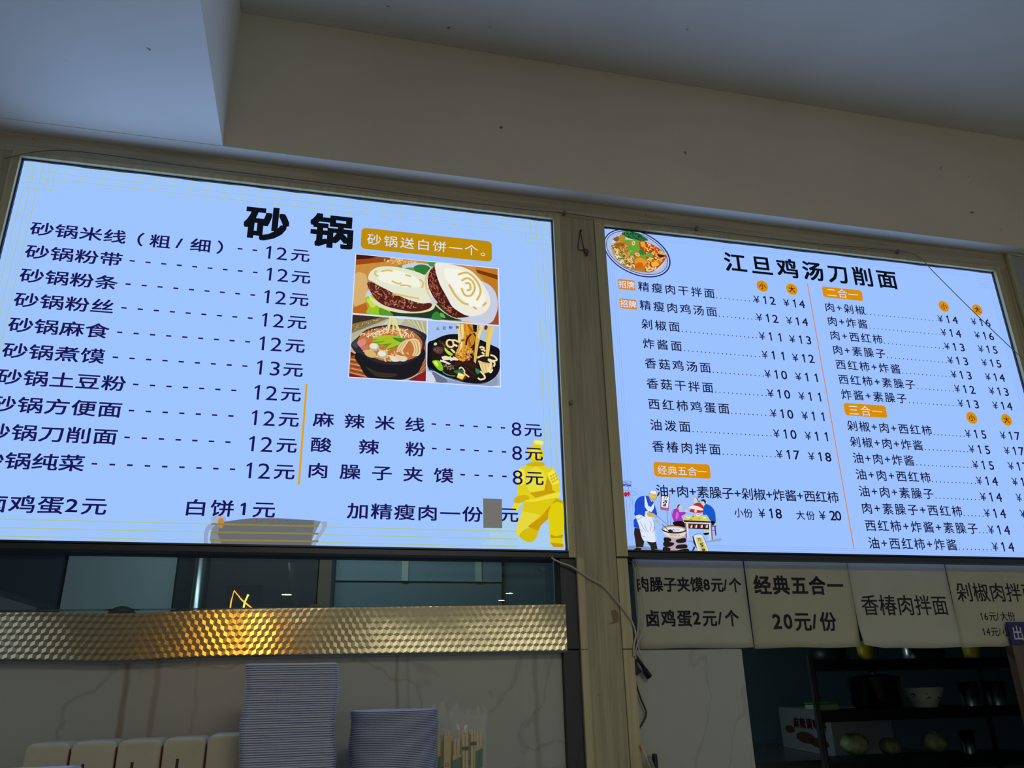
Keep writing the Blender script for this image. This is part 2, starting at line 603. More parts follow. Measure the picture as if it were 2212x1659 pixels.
ART['pot']=[('p','b5b39c',[500,10226,2550,10212,2557,8379,497,8368]),('p','3a3028',[500,10226,1323,10222,965,10024,507,9752]),('p','8a7448',[508,9928,1323,10222,1533,10208,508,9645]),('x','d6cc98 5a4a30',40,9,40,15,[549,9864,1300,10178,1350,10169,520,9740]),('p','c8c8b8',[1545,10209,1942,10211,1800,9991,1261,9942]),('s','a9a878',22,[1942,10197,2195,10055,2536,9893]),('s','d9d9a0',22,[2007,10195,2238,10020,2537,9868]),('s','a9a878',22,[2072,10192,2282,9985,2537,9843]),('s','d9d9a0',22,[2137,10190,2325,9951,2538,9819]),('s','a9a878',22,[2202,10188,2368,9916,2538,9794]),('s','d9d9a0',22,[2267,10185,2411,9881,2538,9769]),('s','a9a878',22,[2332,10183,2454,9847,2539,9745]),('s','d9d9a0',22,[2398,10181,2498,9812,2539,9720]),('s','a9a878',22,[2463,10179,2541,9778,2540,9696]),('p','a8582c',[511,8996,864,9051,1156,8369,497,8368]),('s','7a3c20',25,[502,8943,1087,8885]),('s','dca070',25,[505,8878,1090,8811]),('s','7a3c20',25,[508,8813,1093,8738]),('s','dca070',25,[512,8748,1096,8666]),('s','7a3c20',25,[515,8684,1099,8593]),('s','dca070',25,[519,8619,1102,8521]),('s','7a3c20',25,[522,8555,1105,8448]),('s','dca070',25,[525,8491,1108,8376]),('s','7a3c20',25,[529,8427,1112,8304]),('p','9a5630',[2530,9537,2566,8708,2328,8585,2368,8985]),('s','c88a58',20,[2394,8961,2547,9294]),('s','c88a58',20,[2395,8881,2550,9174]),('s','c88a58',20,[2397,8801,2552,9053]),('s','c88a58',20,[2399,8722,2554,8933]),('s','c88a58',20,[2400,8643,2556,8814]),('p','8a1c26',[2066,8378,2558,8708,2557,8379]),('p','7a1a20',[505,8476,872,8374,497,8368]),('p','50161a',[505,9101,652,9021,513,8957]),('b','1d1b22',[648,9086,787,8679,990,8383,1324,8343,1801,8359,2184,8496,2398,8749,2472,9369,1466,9689]),('b','3a3026',[929,8689,1267,8559,1747,8542,1654,8444,1225,8426]),('b','2c2a32',[506,9312,662,9525,903,9788,1334,9954,1762,10007,2148,9954,2349,9881,2546,9770,2529,9591,2472,9342,2293,9054,1884,8828,1450,8795,1087,8879,817,9042,624,9097]),('b','46444c',[530,9309,699,9515,928,9763,1335,9916,1751,9973,2124,9916,2350,9808,2491,9642,2377,9741,2075,9879,1703,9928,1313,9865,956,9685,725,9463,677,9220]),('b','c07038',[682,9367,812,9658,1215,9856,1703,9933,2151,9845,2417,9595,2411,9310,2195,9038,1736,8901,1325,8909,935,9070]),('x','e8d8b0 d8a870 b85c30 f0e4c8',110,11,149,22,[765,9627,1215,9856,1703,9928,2151,9831,2354,9658,1957,9678,1465,9716,985,9566]),('x','d8b878 e8d4a0 b87840',60,12,100,35,[761,9227,1288,9244,2217,9160,1736,8909,1301,8915,911,9081]),('s','a8c028',105,[1085,9494,1347,9598,1713,9616,1986,9518]),('s','58922a',35,[1085,9494,1986,9518]),('s','a8c028',105,[1088,9414,1424,9497,1765,9526]),('s','58922a',35,[1088,9414,1765,9526]),('s','a8c028',105,[1284,9351,1571,9482,1913,9484]),('s','58922a',35,[1284,9351,1913,9484]),('s','a8c028',105,[1482,9234,1671,9410,1939,9460]),('s','58922a',35,[1482,9234,1939,9460]),('b','3c8a30',[1615,9607,1959,9596,2061,9497,1815,9489]),('b','d8887c',[669,9392,843,9514,908,9399,759,9254]),('b','c87468',[771,9255,924,9321,964,9218,836,9154]),('b','d8b46c',[1190,9027,1123,8970,1002,8976,898,9041,871,9128,937,9185,1059,9179,1164,9114]),('b','b8b49a',[1268,9269,1217,9188,1116,9163,1022,9209,992,9300,1042,9381,1144,9407,1238,9360]),('b','e6e4d2',[1224,9298,1185,9241,1104,9225,1030,9259,1005,9322,1044,9378,1124,9395,1199,9361]),('b','b8b49a',[1498,9062,1447,8981,1345,8957,1252,9003,1222,9093,1272,9174,1374,9199,1468,9153]),('b','e6e4d2',[1454,9091,1415,9035,1334,9019,1260,9052,1235,9115,1274,9171,1354,9187,1429,9154]),('b','e8dcc0',[1537,9065,1707,9039,1832,8930,1639,8902]),('b','e0d0b0',[1706,9079,2023,9051,1978,8928,1783,8939]),('s','c09058',32,[1727,9174,1817,9422,2058,9578,2212,9348,2169,9103]),('s','e6cfa0',32,[1745,9179,1849,9441,2092,9577,2233,9333,2184,9104]),('s','e6cfa0',32,[1763,9185,1882,9460,2125,9575,2254,9319,2198,9105]),('s','c09058',32,[1781,9190,1915,9479,2159,9574,2274,9304,2213,9106]),('s','e6cfa0',32,[1800,9196,1947,9498,2192,9573,2295,9290,2228,9108]),('s','e6cfa0',32,[1818,9201,1980,9517,2225,9572,2316,9275,2243,9109]),('s','c09058',32,[1836,9207,2013,9536,2259,9571,2336,9261,2257,9110]),('s','e6cfa0',32,[1854,9212,2045,9555,2292,9569,2357,9247,2272,9111]),('s','e6cfa0',32,[1872,9218,2078,9574,2326,9568,2378,9232,2287,9112]),('s','e2dc90',55,[1533,10219,1526,10048,1464,9729]),('s','e2dc90',55,[1595,10214,1626,10030,1621,9811]),('s','e2dc90',55,[1644,10208,1726,9984,1872,9630]),('s','e2dc90',55,[1624,10211,1701,9982,1805,9827])]
ART['noodle']=[('p','a5c2f2',[2561,10223,4630,10242,4632,8388,2585,8374]),('p','98b0cc',[4631,9527,4629,8394,4524,8393,4541,8752]),('b','8f9cba',[2622,8759,2844,8589,3602,8409,4311,8484,4529,8701,4500,8391,3719,8367,2790,8370]),('b','6a7288',[2727,8680,2937,8584,3112,8485,3136,8400,2858,8393]),('b','cfd6e8',[2589,8670,2705,8653,2824,8403,2606,8387]),('b','14131c',[2583,9485,2771,9641,3028,9792,3289,9864,3600,9868,4057,9765,4395,9625,4631,9501,4635,9192,4625,8885,4480,8634,4215,8452,3896,8405,3543,8454,3134,8561,2843,8688,2598,8807]),('s','3c4058',19,[2621,8796,2901,8656,3251,8508,3602,8434,3955,8421,4251,8480]),('b','241a18',[2727,9446,3030,9625,3433,9750,3960,9679,4393,9430,4486,9129,4313,8735,3955,8546,3485,8549,3017,8701,2734,8992]),('x','6a4028 4a2818 8a6038 2a1a14',60,13,82,19,[2865,9637,3101,9580,3387,9399,3292,9340,3032,9472]),('b','5a3a3c',[2739,9384,2867,9445,3032,9408,3010,9292,2917,9221,2776,9285]),('x','2c1a20 8a6868',30,14,58,7,[2763,9398,3009,9406,2940,9248,2788,9286]),('b','c4e0b0',[2846,9543,2845,9508,2819,9478,2783,9471,2758,9490,2758,9524,2784,9554,2821,9562]),('s','ecdca0',51,[3125,9633,3195,9678,3290,9647,3303,9494,3197,9460,3125,9531,3125,9633]),('s','ecdca0',51,[3266,9671,3362,9679,3433,9634]),('s','ecdca0',51,[3315,9521,3410,9529]),('s','f0ecd8',58,[3339,9536,3422,9504]),('b','b0d820',[3067,9436,3151,9354,3293,9251,3246,9197,3152,9240,3068,9347]),('s','e0ec70',16,[3092,9375,3199,9256]),('s','e8d898',58,[3245,9400,3352,9294]),('s','ece0b8',70,[2989,9113,3094,9146,3200,9117]),('s','ece0b8',70,[3013,9064,3200,9104,3436,9098]),('s','ece0b8',70,[3199,9168,3271,9047]),('s','ece0b8',70,[3294,9150,3436,9098]),('s','e0e4f0',54,[2943,9027,3084,8994,3225,8936]),('x','4a3428 8a7858 2a1c1c c8b890',60,15,70,9,[2967,8960,3295,8923,3366,8815,3203,8765,3038,8853]),('b','8cc820',[2722,8979,2815,9030,2932,9008,3003,8875,3028,8765,2947,8721,2829,8812]),('b','d0f060',[2757,8969,2838,9000,2898,8905,2852,8851]),('s','4c9848',30,[2993,8762,3052,8667,3204,8603,3367,8597]),('b','3a1c1c',[3318,8962,3483,9051,3720,9031,3957,8948,3933,8883,3720,8930,3554,8955,3366,8878]),('s','2a1818',70,[3554,8980,3720,8842,3956,8633]),('s','5a3428',16,[3637,8899,3944,8645]),('b','2c6a40',[3320,8737,3460,8797,3590,8769,3578,8693,3414,8669]),('b','35804a',[3945,8872,4028,8840,4087,8794,3992,8699,3933,8795]),('b','8a2c18',[3391,8567,3543,8479,3672,8575,3602,8683,3461,8647]),('p','e8d860',[3449,8709,3649,8649,3567,8505,3414,8557]),('p','f4eea0',[3461,8697,3602,8651,3555,8592,3438,8621]),('s','f0d8a8',40,[3472,8823,3542,8866,3625,8772,3625,8697,3755,8594]),('s','ecd8a0',47,[4030,9106,4077,8996,4112,8872,4194,8739]),('s','dcb870',47,[4044,9097,4120,8999,4152,8870,4220,8748]),('s','ecd8a0',47,[4058,9088,4163,9002,4193,8868,4247,8758]),('s','dcb870',47,[4072,9079,4206,9006,4233,8866,4273,8768]),('s','ecd8a0',47,[4087,9070,4249,9009,4274,8864,4300,8777]),('s','dcb870',47,[4101,9061,4292,9012,4315,8862,4326,8787]),('s','ecd8a0',47,[4115,9052,4336,9016,4355,8860,4352,8796]),('s','dcb870',47,[4130,9043,4379,9019,4396,8858,4379,8806]),('s','f0e0b0',51,[4056,9506,4128,9537,4200,9492]),('s','f0e0b0',51,[4092,9457,4176,9451,4212,9402]),('s','f0e0b0',51,[4115,9369,4199,9324]),('s','f0e0b0',51,[3982,9192,4102,9252,4199,9286]),('s','f0e0b0',51,[4368,9312,4488,9270,4547,9172,4438,9138,4294,9178]),('s','f0e0b0',51,[4390,9122,4485,9078,4460,8961]),('s','f0e0b0',51,[4294,9165,4389,9045,4315,8862,4362,8777,4423,8870]),('s','f0e0b0',51,[4003,8587,4074,8542,4193,8588,4182,8675,4075,8793]),('b','c88820',[3413,10211,3696,10217,3841,10204,3937,9950,3876,9542,3720,9222,3601,9047,3412,9134,3364,9257,3458,9507,3432,9879]),('s','e8d8a0',82,[3443,10207,3480,9819,3469,9611]),('s','e8d8a0',82,[3551,10204,3576,9827,3553,9567,3434,9352]),('s','e0a030',56,[3636,9962,3600,9571,3542,9182]),('s','e0a030',56,[3696,10204,3720,9710,3672,9448]),('s','e0a030',56,[3481,9535,3435,9224,3518,9079]),('s','e0a030',56,[3601,9289,3637,9164,3601,9073]),('s','e0a030',56,[3827,9461,3744,9262,3755,9097]),('s','b05a20',70,[3720,10193,3865,9983]),('s','b05a20',70,[3696,9864,3792,9535]),('s','b05a20',70,[3529,9668,3624,9728]),('s','b05a20',70,[3851,9412,3899,9262]),('s','3c2018',51,[3816,9913,3696,9734,3672,9551]),('s','3c2018',51,[3877,9945,3949,9834,3924,9624,3804,9472]),('s','3c2018',51,[3672,9295,3684,9067]),('p','181820',[3853,10218,3987,10204,3974,9966,3889,9998]),('x','c87830 e8b848 a03c18 f0d070',80,16,82,19,[3387,9297,3696,9450,3839,9359,3791,9126,3601,9047,3435,9110]),('p','dcb458',[4005,10219,4169,10194,4020,9554,3946,9011,3886,9070,3937,9754]),('p','f0d890',[4072,10212,4169,10194,4045,9764,3997,9812]),('p','dcc070',[4255,10202,4365,10205,4275,9705,4202,9712]),('p','e8cc68',[4390,10201,4482,10196,4372,9688,4319,9257,4222,9249,4251,9703]),('x','6a3410',14,17,16,12,[4011,10180,4133,10178,3960,9601]),('b','7a2c1c',[4289,10138,4262,10086,4223,10070,4195,10099,4195,10157,4223,10210,4262,10226,4290,10197])]
ART['plate']=[('b','1a2460',[10156,12747,9933,12502,9588,12359,9173,12339,8752,12443,8385,12656,8126,12945,8013,13270,8066,13581,8278,13832,8620,13984,9040,14011,9473,13908,9851,13690,10114,13391,10220,13060]),('b','b4c6f2',[10116,12763,9903,12531,9572,12398,9174,12381,8767,12483,8412,12687,8160,12964,8050,13273,8099,13568,8301,13805,8629,13947,9032,13970,9450,13870,9814,13660,10069,13375,10175,13060]),('b','3a4a90',[10078,12783,9876,12564,9559,12440,9177,12426,8786,12525,8444,12721,8200,12984,8092,13278,8137,13557,8329,13780,8643,13913,9029,13932,9430,13834,9782,13633,10028,13362,10132,13063]),('b','a9bfe8',[10056,12792,9860,12581,9553,12462,9179,12451,8797,12548,8462,12739,8223,12995,8116,13279,8158,13549,8345,13763,8650,13890,9027,13906,9418,13810,9762,13615,10004,13352,10107,13062]),('b','c2d2e0',[9941,12808,9773,12642,9508,12558,9188,12567,8859,12668,8572,12845,8368,13071,8278,13315,8316,13538,8479,13708,8741,13797,9065,13791,9400,13690,9693,13510,9899,13278,9986,13032]),('b','b07c30',[8284,13327,8425,13466,8790,13572,9252,13649,9698,13498,10079,13256,10016,13003,9780,12734,9535,12536,9193,12508,8750,12578,8468,12785,8301,13046]),('x','8a6020 c89840 6a4818 d8b060 e8dcb0',150,21,110,41,[8287,13368,8706,13459,8981,13126,9055,12652,8752,12598,8470,12805,8320,13048]),('b','b8481c',[9251,13628,9627,13551,10079,13256,10016,13003,9738,12689,9496,12521,9311,12561,9422,12975,9221,13277]),('x','c83c14 e0862c f0c860 a02c10 e8b040 f4e0b0',160,22,94,38,[9268,13610,9700,13519,10036,13210,9935,12953,9617,12615,9352,12605,9464,13021]),('b','1c5a30',[8639,13820,8817,13915,9046,13923,9270,13858,9523,13683,9251,13628,8948,13653,8727,13728]),('x','0e3a20 2c7a40 144828 3c9050',60,23,126,22,[8658,13823,8855,13909,9158,13885,9486,13699,9027,13683]),('b','b8882c',[8557,13728,8654,13771,8764,13723,8712,13542,8594,13466,8525,13560]),('b','8a5a24',[8339,13578,8517,13702,8524,13539,8427,13497]),('b','98601c',[8292,13307,8440,13427,8554,13441,8506,13293,8331,13211]),('b','4cb034',[8811,13350,8967,13409,9071,13300,8913,13220]),('b','4cb034',[9005,13414,9195,13416,9186,13313,9033,13295]),('b','4cb034',[9183,13272,9340,13332,9325,13167,9188,13110]),('b','4cb034',[9402,13176,9597,13219,9624,13100,9468,13062]),('b','4cb034',[9282,13101,9399,13135,9367,12989,9273,12999]),('b','4cb034',[8836,13190,8986,13188,8975,13045,8885,13095]),('b','4cb034',[8736,13606,8945,13611,8862,13519,8730,13524]),('b','4cb034',[9042,13644,9175,13640,9165,13515,9051,13522]),('b','4cb034',[8506,13050,8654,13027,8574,12958,8500,12969]),('b','2c8038',[9183,13272,9359,13334,9324,13146,9209,13133]),('b','e09a28',[9041,12931,9198,13010,9381,12930,9412,12853,9247,12694,9055,12652,8993,12805]),('b','d85a14',[9048,12791,9240,12833,9245,12673,9054,12632]),('b','e8b840',[9567,12891,9759,12913,9807,12817,9590,12732]),('b','e0a83c',[9245,13566,9382,13603,9405,13421,9289,13407]),('b','d8b068',[9834,13309,9973,13346,10087,13236,9957,13180]),('b','2c2018',[9786,13201,10034,13189,9890,13080]),('b','e8d4a0',[9178,13067,9134,13044,9078,13061,9041,13107,9046,13156,9090,13179,9147,13162,9183,13116]),('b','b08850',[9152,13085,9129,13076,9097,13089,9073,13114,9073,13138,9095,13146,9128,13134,9151,13109]),('b','e8d4a0',[8944,12801,8898,12788,8827,12817,8774,12871,8769,12919,8815,12932,8886,12903,8939,12848]),('b','b08850',[8909,12824,8884,12821,8843,12841,8810,12871,8804,12895,8829,12898,8870,12879,8903,12848]),('b','e8d4a0',[9065,13492,9026,13439,8980,13426,8952,13460,8960,13522,8998,13575,9045,13588,9072,13554]),('b','b08850',[9044,13498,9024,13475,8998,13470,8980,13487,8981,13516,9000,13539,9027,13543,9045,13526]),('b','e8d4a0',[9620,12660,9584,12600,9491,12552,9395,12544,9352,12581,9387,12641,9480,12689,9577,12697]),('b','b08850',[9566,12644,9544,12615,9488,12590,9431,12582,9405,12597,9427,12625,9483,12651,9541,12659]),('x','dce0d0 f0ecd8',24,25,126,16,[8327,13413,8549,12874,8786,12562,9155,12504,8860,12550,8471,12825])]
ART['cook']=[('s','20242c',7,[8037,5791,8187,5825,8341,5796]),('s','20242c',7,[8034,5755,8185,5790,8338,5760]),('s','20242c',7,[8032,5720,8182,5754,8335,5724]),('p','3c58b0',[8062,5735,8297,5716,8323,5667,8043,5671]),('x','20242c e8ecf8',24,31,42,8,[8038,5805,8332,5774,8254,5544,8020,5564]),('b','c41c20',[8172,5442,8155,5390,8122,5368,8093,5388,8084,5439,8101,5492,8134,5514,8163,5494]),('b','c41c20',[8249,5459,8234,5411,8205,5390,8180,5409,8172,5456,8187,5505,8216,5526,8241,5507]),('s','60708c',6,[8300,5560,8500,5468,8303,5412]),('s','60708c',6,[8305,5631,8482,5609]),('s','60708c',6,[8326,5518,8414,5507]),('s','60708c',6,[8507,5553,8635,5487]),('s','60708c',6,[8134,5329,8127,4773]),('s','60708c',6,[8253,5347,8232,5081]),('s','60708c',6,[8316,5391,8311,5153]),('s','20242c',8,[8093,5552,8268,5530,8225,5360,8057,5466]),('s','8098c0',4,[8136,4609,8106,4039]),('s','8098c0',4,[8262,4722,8210,4082]),('s','8098c0',4,[8043,4716,8334,4710]),('s','8098c0',4,[8049,4600,8310,4593]),('s','8098c0',4,[8038,4280,8268,4258]),('s','8098c0',4,[8061,4200,8248,4197]),('s','8098c0',4,[8037,4078,8282,4083]),('b','7f95b5',[8045,3998,8279,4043,9028,3962,9035,3882,8051,3891]),('p','2c2420',[8319,4531,8476,4494,8565,4170,8522,4007,8318,3990,8304,4164,8285,4381]),('p','2c2420',[8624,4171,8902,4184,8933,3961,8749,3944,8728,4038]),('p','14141a',[8224,3901,8318,3983,8469,3979,8448,3901]),('p','14141a',[8731,3903,8750,3951,8924,3947,9035,3882,8743,3877]),('b','1c4cd0',[8359,5015,8373,5183,8474,5340,8613,5408,8792,5414,8915,5284,8974,5117,9005,4895,8891,4864,8681,4830,8507,4853,8346,4862]),('p','1c4cd0',[8307,4737,8361,4780,8468,4741,8476,4494,8291,4544]),('p','dfe8fc',[8680,5403,8710,5412,8768,5139,8839,5106,8956,5243,8934,5088,8857,4974,8754,4985,8661,5108]),('b','dfe8fc',[8359,4835,8495,4887,8652,4829,8874,4835,8893,4559,8916,4177,8623,4164,8513,4236,8452,4548,8396,4753]),('s','20242c',8,[8493,4687,8554,4551,8632,4430]),('s','20242c',8,[8619,4621,8651,4485,8711,4418]),('s','20242c',8,[8775,4722,8811,4626,8765,4446]),('s','20242c',8,[8893,4559,8835,4407]),('s','20242c',8,[8859,4835,8898,4615,8899,4381,8916,4177]),('s','20242c',8,[8469,4494,8558,4421]),('s','20242c',8,[8519,4304,8604,4286]),('s','20242c',8,[8358,4821,8440,4754,8565,4841]),('p','dfe8fc',[8665,4982,8755,4999,8741,4832,8678,4788,8640,4857]),('b','c8b068',[8697,4928,8782,4965,8926,4920,8979,4852,8918,4837,8756,4839]),('b','c8b068',[8926,4754,9027,4729,9022,4680,8949,4692]),('b','dcc078',[8802,5436,8876,5509,9038,5487,9062,5417,8994,5329,8916,5298,8882,5248,8843,5310]),('s','20242c',8,[8802,5436,8874,5325,8977,5315,9054,5416]),('s','20242c',10,[8810,5450,8859,5495,9037,5472]),('p','e8eefc',[8846,5508,8898,5588,9038,5565,9059,5473,8859,5495]),('s','20242c',8,[8846,5508,8898,5588,9038,5565,9059,5473]),('s','20242c',8,[8943,5434,9032,5423]),('s','20242c',8,[8921,5355,8957,5342]),('s','20242c',10,[8995,4867,9174,4719,9326,4598]),('s','20242c',10,[8946,4810,9010,4867]),('s','c8ccd8',14,[9033,4798,9101,4731]),('s','8894a8',14,[9299,5001,9292,4625]),('s','20242c',6,[9314,5001,9307,4625]),('p','e8eefc',[9201,5464,9430,5486,9346,5101,9154,5123]),('s','b02028',17,[9200,5450,9160,5427]),('s','b02028',17,[9434,5501,9459,5473]),('s','b02028',17,[9153,5116,9131,5038]),('s','b02028',17,[9194,5412,9155,5388]),('s','b02028',17,[9425,5456,9449,5427]),('s','b02028',17,[9175,5114,9155,5035]),('s','b02028',17,[9188,5374,9149,5349]),('s','b02028',17,[9415,5411,9439,5382]),('s','b02028',17,[9197,5111,9180,5032]),('s','b02028',17,[9181,5336,9144,5311]),('s','b02028',17,[9406,5367,9430,5337]),('s','b02028',17,[9220,5109,9204,5029]),('s','b02028',17,[9175,5298,9139,5272]),('s','b02028',17,[9396,5322,9420,5291]),('s','b02028',17,[9242,5106,9229,5025]),('s','b02028',17,[9169,5260,9133,5233]),('s','b02028',17,[9387,5278,9411,5246]),('s','b02028',17,[9264,5104,9254,5022]),('s','b02028',17,[9163,5222,9128,5195]),('s','b02028',17,[9377,5233,9401,5201]),('s','b02028',17,[9286,5101,9278,5019]),('s','b02028',17,[9157,5184,9123,5156]),('s','b02028',17,[9368,5189,9392,5156]),('s','b02028',17,[9309,5099,9303,5016]),('s','b02028',17,[9151,5146,9117,5118]),('s','b02028',17,[9359,5145,9382,5111]),('s','b02028',17,[9331,5096,9328,5013]),('s','b02028',17,[9145,5109,9112,5080]),('s','b02028',17,[9349,5101,9373,5066]),('s','b02028',17,[9353,5094,9352,5010]),('s','b02028',11,[9201,5464,9150,5116,9346,5098,9430,5493]),('s','20242c',17,[9258,5423,9357,5434,9326,5355]),('s','20242c',17,[9303,5425,9251,5352]),('x','20242c 20242c',18,33,48,14,[9239,5309,9345,5320,9322,5234,9217,5238]),('x','20242c 20242c',18,34,48,14,[9214,5202,9312,5213,9290,5134,9193,5138]),('s','20242c',8,[9633,5110,9473,5020,9411,4850,9371,4599]),('b','a838b4',[9447,4907,9521,5050,9647,5103,9682,4998,9849,5003,9850,4947,9729,4873,9762,4762,9663,4676,9515,4693,9464,4782]),('b','c868d0',[9591,4996,9646,4941,9601,4800,9542,4812]),('b','1c1418',[9472,4713,9759,4734,9802,4568,9492,4616]),('b','dcc8a0',[9669,5167,9734,5205,9771,5128,9724,5042,9660,5082]),('b','20242c',[9627,5124,9657,5195,9726,5200,9668,5153,9656,5110]),('b','dcc8a0',[9850,5017,9872,5082,9928,5034,9891,4976]),('b','c42c1c',[10122,5210,10229,5270,10365,5260,10443,5134,10446,5035,10257,4987,10001,5008,10024,5079]),('b','e0d0b0',[10137,5339,10183,5412,10251,5400,10266,5329,10205,5262,10153,5282]),('s','20242c',20,[10245,5414,10281,5329,10330,5288]),('b','f0e8f0',[9963,5148,10098,5195,10278,5172,10409,5105,10419,5063,10206,5070,10027,5107]),('s','b02028',8,[9963,5148,10098,5195,10278,5172,10422,5091]),('b','e0d0b0',[10214,5035,10198,5007,10166,4994,10138,5005,10128,5033,10144,5061,10176,5074,10205,5063]),('b','1858c8',[10429,5148,10517,5244,10664,5184,10755,5044,10758,4817,10730,4718,10598,4771,10496,4937,10389,4934]),('b','1c1418',[10614,4771,10734,4746,10661,4653,10602,4672]),('b','e0d0b0',[10372,5318,10453,5349,10504,5265,10435,5198,10377,5232]),('b','20242c',[10364,5318,10410,5376,10486,5372,10517,5308,10486,5243,10449,5320]),('p','d8cc5c',[9839,4911,10463,4915,10612,4757,9771,4769]),('p','2c2018',[9771,4769,10612,4757,10608,4721,9788,4721]),('p','e8d8d8',[9787,4714,10606,4707,10603,4679,9784,4686]),('p','2c1c18',[9866,4681,10541,4678,10523,4530,9859,4542]),('p','a03028',[9938,4648,10037,4651,10019,4560,9929,4564]),('p','e8dcd0',[9998,4643,10032,4646,10016,4562,9959,4565]),('p','a03028',[10082,4652,10181,4654,10163,4563,10073,4568]),('p','e8dcd0',[10142,4646,10176,4650,10160,4566,10103,4569]),('p','a03028',[10249,4656,10348,4659,10330,4567,10240,4572]),('p','e8dcd0',[10310,4651,10343,4654,10327,4570,10270,4573]),('p','a03028',[10402,4660,10501,4663,10483,4571,10392,4576]),('p','e8dcd0',[10462,4655,10496,4658,10480,4574,10422,4577]),('p','e0d8d8',[9844,4681,9911,4675,9869,4224,9846,4217]),('p','905848',[9802,4707,9844,4681,9827,4251,9788,4305]),('p','e0d8d8',[10534,4677,10580,4679,10532,4224,10494,4224]),('p','905848',[10588,4686,10619,4687,10602,4240,10566,4253]),('p','6a3424',[10598,4644,10751,4641,10747,4606,10594,4609]),('p','6a3424',[10685,4604,10724,4605,10724,4360,10686,4360]),('s','6a3424',11,[10596,4497,10703,4499]),('b','1c1418',[10327,4414,10483,4445,10491,4390,10368,4373]),('p','d8cc88',[10377,4513,10507,4516,10467,4438,10391,4436]),('b','8fa6c4',[9838,4210,10316,4192,10831,4300,10757,4201,10012,4159]),('b','e8eefc',[10001,4874,9978,4847,9929,4835,9882,4845,9864,4870,9887,4896,9937,4909,9984,4899]),('b','8aa0c8',[9982,4885,9967,4874,9932,4869,9899,4872,9886,4882,9901,4893,9936,4898,9969,4895]),('b','e8eefc',[10304,4932,10281,4903,10231,4890,10183,4900,10167,4928,10190,4956,10240,4969,10287,4959]),('b','8aa0c8',[10285,4942,10269,4931,10235,4925,10201,4929,10188,4940,10204,4951,10238,4957,10272,4953]),('b','e8eefc',[10469,4866,10449,4843,10407,4833,10367,4841,10353,4863,10372,4885,10415,4895,10455,4887]),('b','8aa0c8',[10453,4877,10440,4867,10411,4863,10382,4866,10371,4874,10384,4883,10414,4888,10442,4885]),('s','20242c',11,[9961,4782,10038,4798]),('s','20242c',11,[10209,4830,10300,4830]),('b','20242c',[10105,4884,10096,4866,10078,4858,10062,4865,10057,4882,10066,4901,10084,4909,10100,4902]),('b','d8cc5c',[10095,4889,10090,4880,10080,4876,10071,4880,10068,4888,10073,4897,10083,4901,10092,4898]),('p','b8a8b8',[9148,4291,9775,4319,9825,3896,9080,3889]),('b','241c1e',[9154,4277,9336,4254,9344,4186,9207,4142,9136,4168]),('b','241c1e',[9135,4154,9399,4146,9407,4078,9254,4021,9117,4045]),('b','241c1e',[9107,4018,9296,3995,9274,3926,9088,3896]),('b','241c1e',[9496,4216,9770,4277,9773,4167,9547,4135]),('b','241c1e',[9526,4080,9781,4099,9785,4004,9472,3984]),('b','241c1e',[9450,3916,9799,3990,9825,3896]),('b','e6d8c0',[9148,4442,9788,4443,9716,4331,9547,4279,9282,4308]),('s','c03028',11,[9319,4377,9357,4309]),('s','c03028',11,[9360,4375,9392,4310]),('s','c03028',11,[9402,4373,9428,4311]),('s','c03028',11,[9443,4372,9464,4312]),('s','c03028',11,[9485,4370,9500,4312]),('s','c03028',11,[9526,4368,9535,4313]),('s','c03028',11,[9568,4366,9571,4314]),('s','c03028',11,[9609,4364,9607,4315]),('b','2a2420',[9830,4501,9796,4458,9711,4422,9588,4398,9447,4391,9308,4401,9194,4427,9120,4464,9098,4507,9131,4551,9215,4587,9337,4611,9479,4618,9618,4609,9734,4583,9808,4545]),('b','c8b898',[9811,4515,9780,4484,9700,4457,9586,4440,9452,4435,9322,4443,9213,4462,9142,4489,9120,4521,9150,4553,9228,4579,9343,4596,9476,4602,9607,4594,9717,4575,9789,4548]),('b','e4e8f4',[9768,4495,9741,4470,9671,4449,9570,4435,9453,4431,9337,4437,9240,4452,9178,4474,9158,4500,9184,4525,9253,4546,9354,4560,9471,4564,9588,4558,9685,4543,9748,4521]),('s','a88848',14,[9156,4525,9310,4584,9609,4591,9798,4533]),('x','8c98b8 5068a0',24,35,56,8,[9242,4499,9645,4509,9595,4459,9297,4452]),('s','20242c',17,[9122,4634,9285,4479]),('b','20242c',[9285,4486,9376,4502,9429,4442,9310,4432]),('s','20242c',11,[9295,4432,9390,4489,9442,4421]),('p','1c1c20',[9992,4323,10035,4366,10129,3874,10008,4131]),('p','4a4428',[10001,4062,10050,4036,9980,3878,9928,3884]),('p','dfe6f0',[10018,4352,10285,4378,10451,3872,10113,3867]),('s','20242c',10,[10018,4352,10285,4378,10451,3872]),('p','d8cc78',[10073,4304,10270,4316,10403,3906,10170,3902]),('s','20242c',17,[10144,4265,10219,4266,10226,4190]),('s','20242c',17,[10173,4258,10165,4189]),('x','20242c 20242c',20,36,50,13,[10191,4148,10281,4150,10300,4054,10225,4053]),('x','20242c 20242c',20,37,50,13,[10220,4012,10311,4020,10336,3911,10253,3910])]
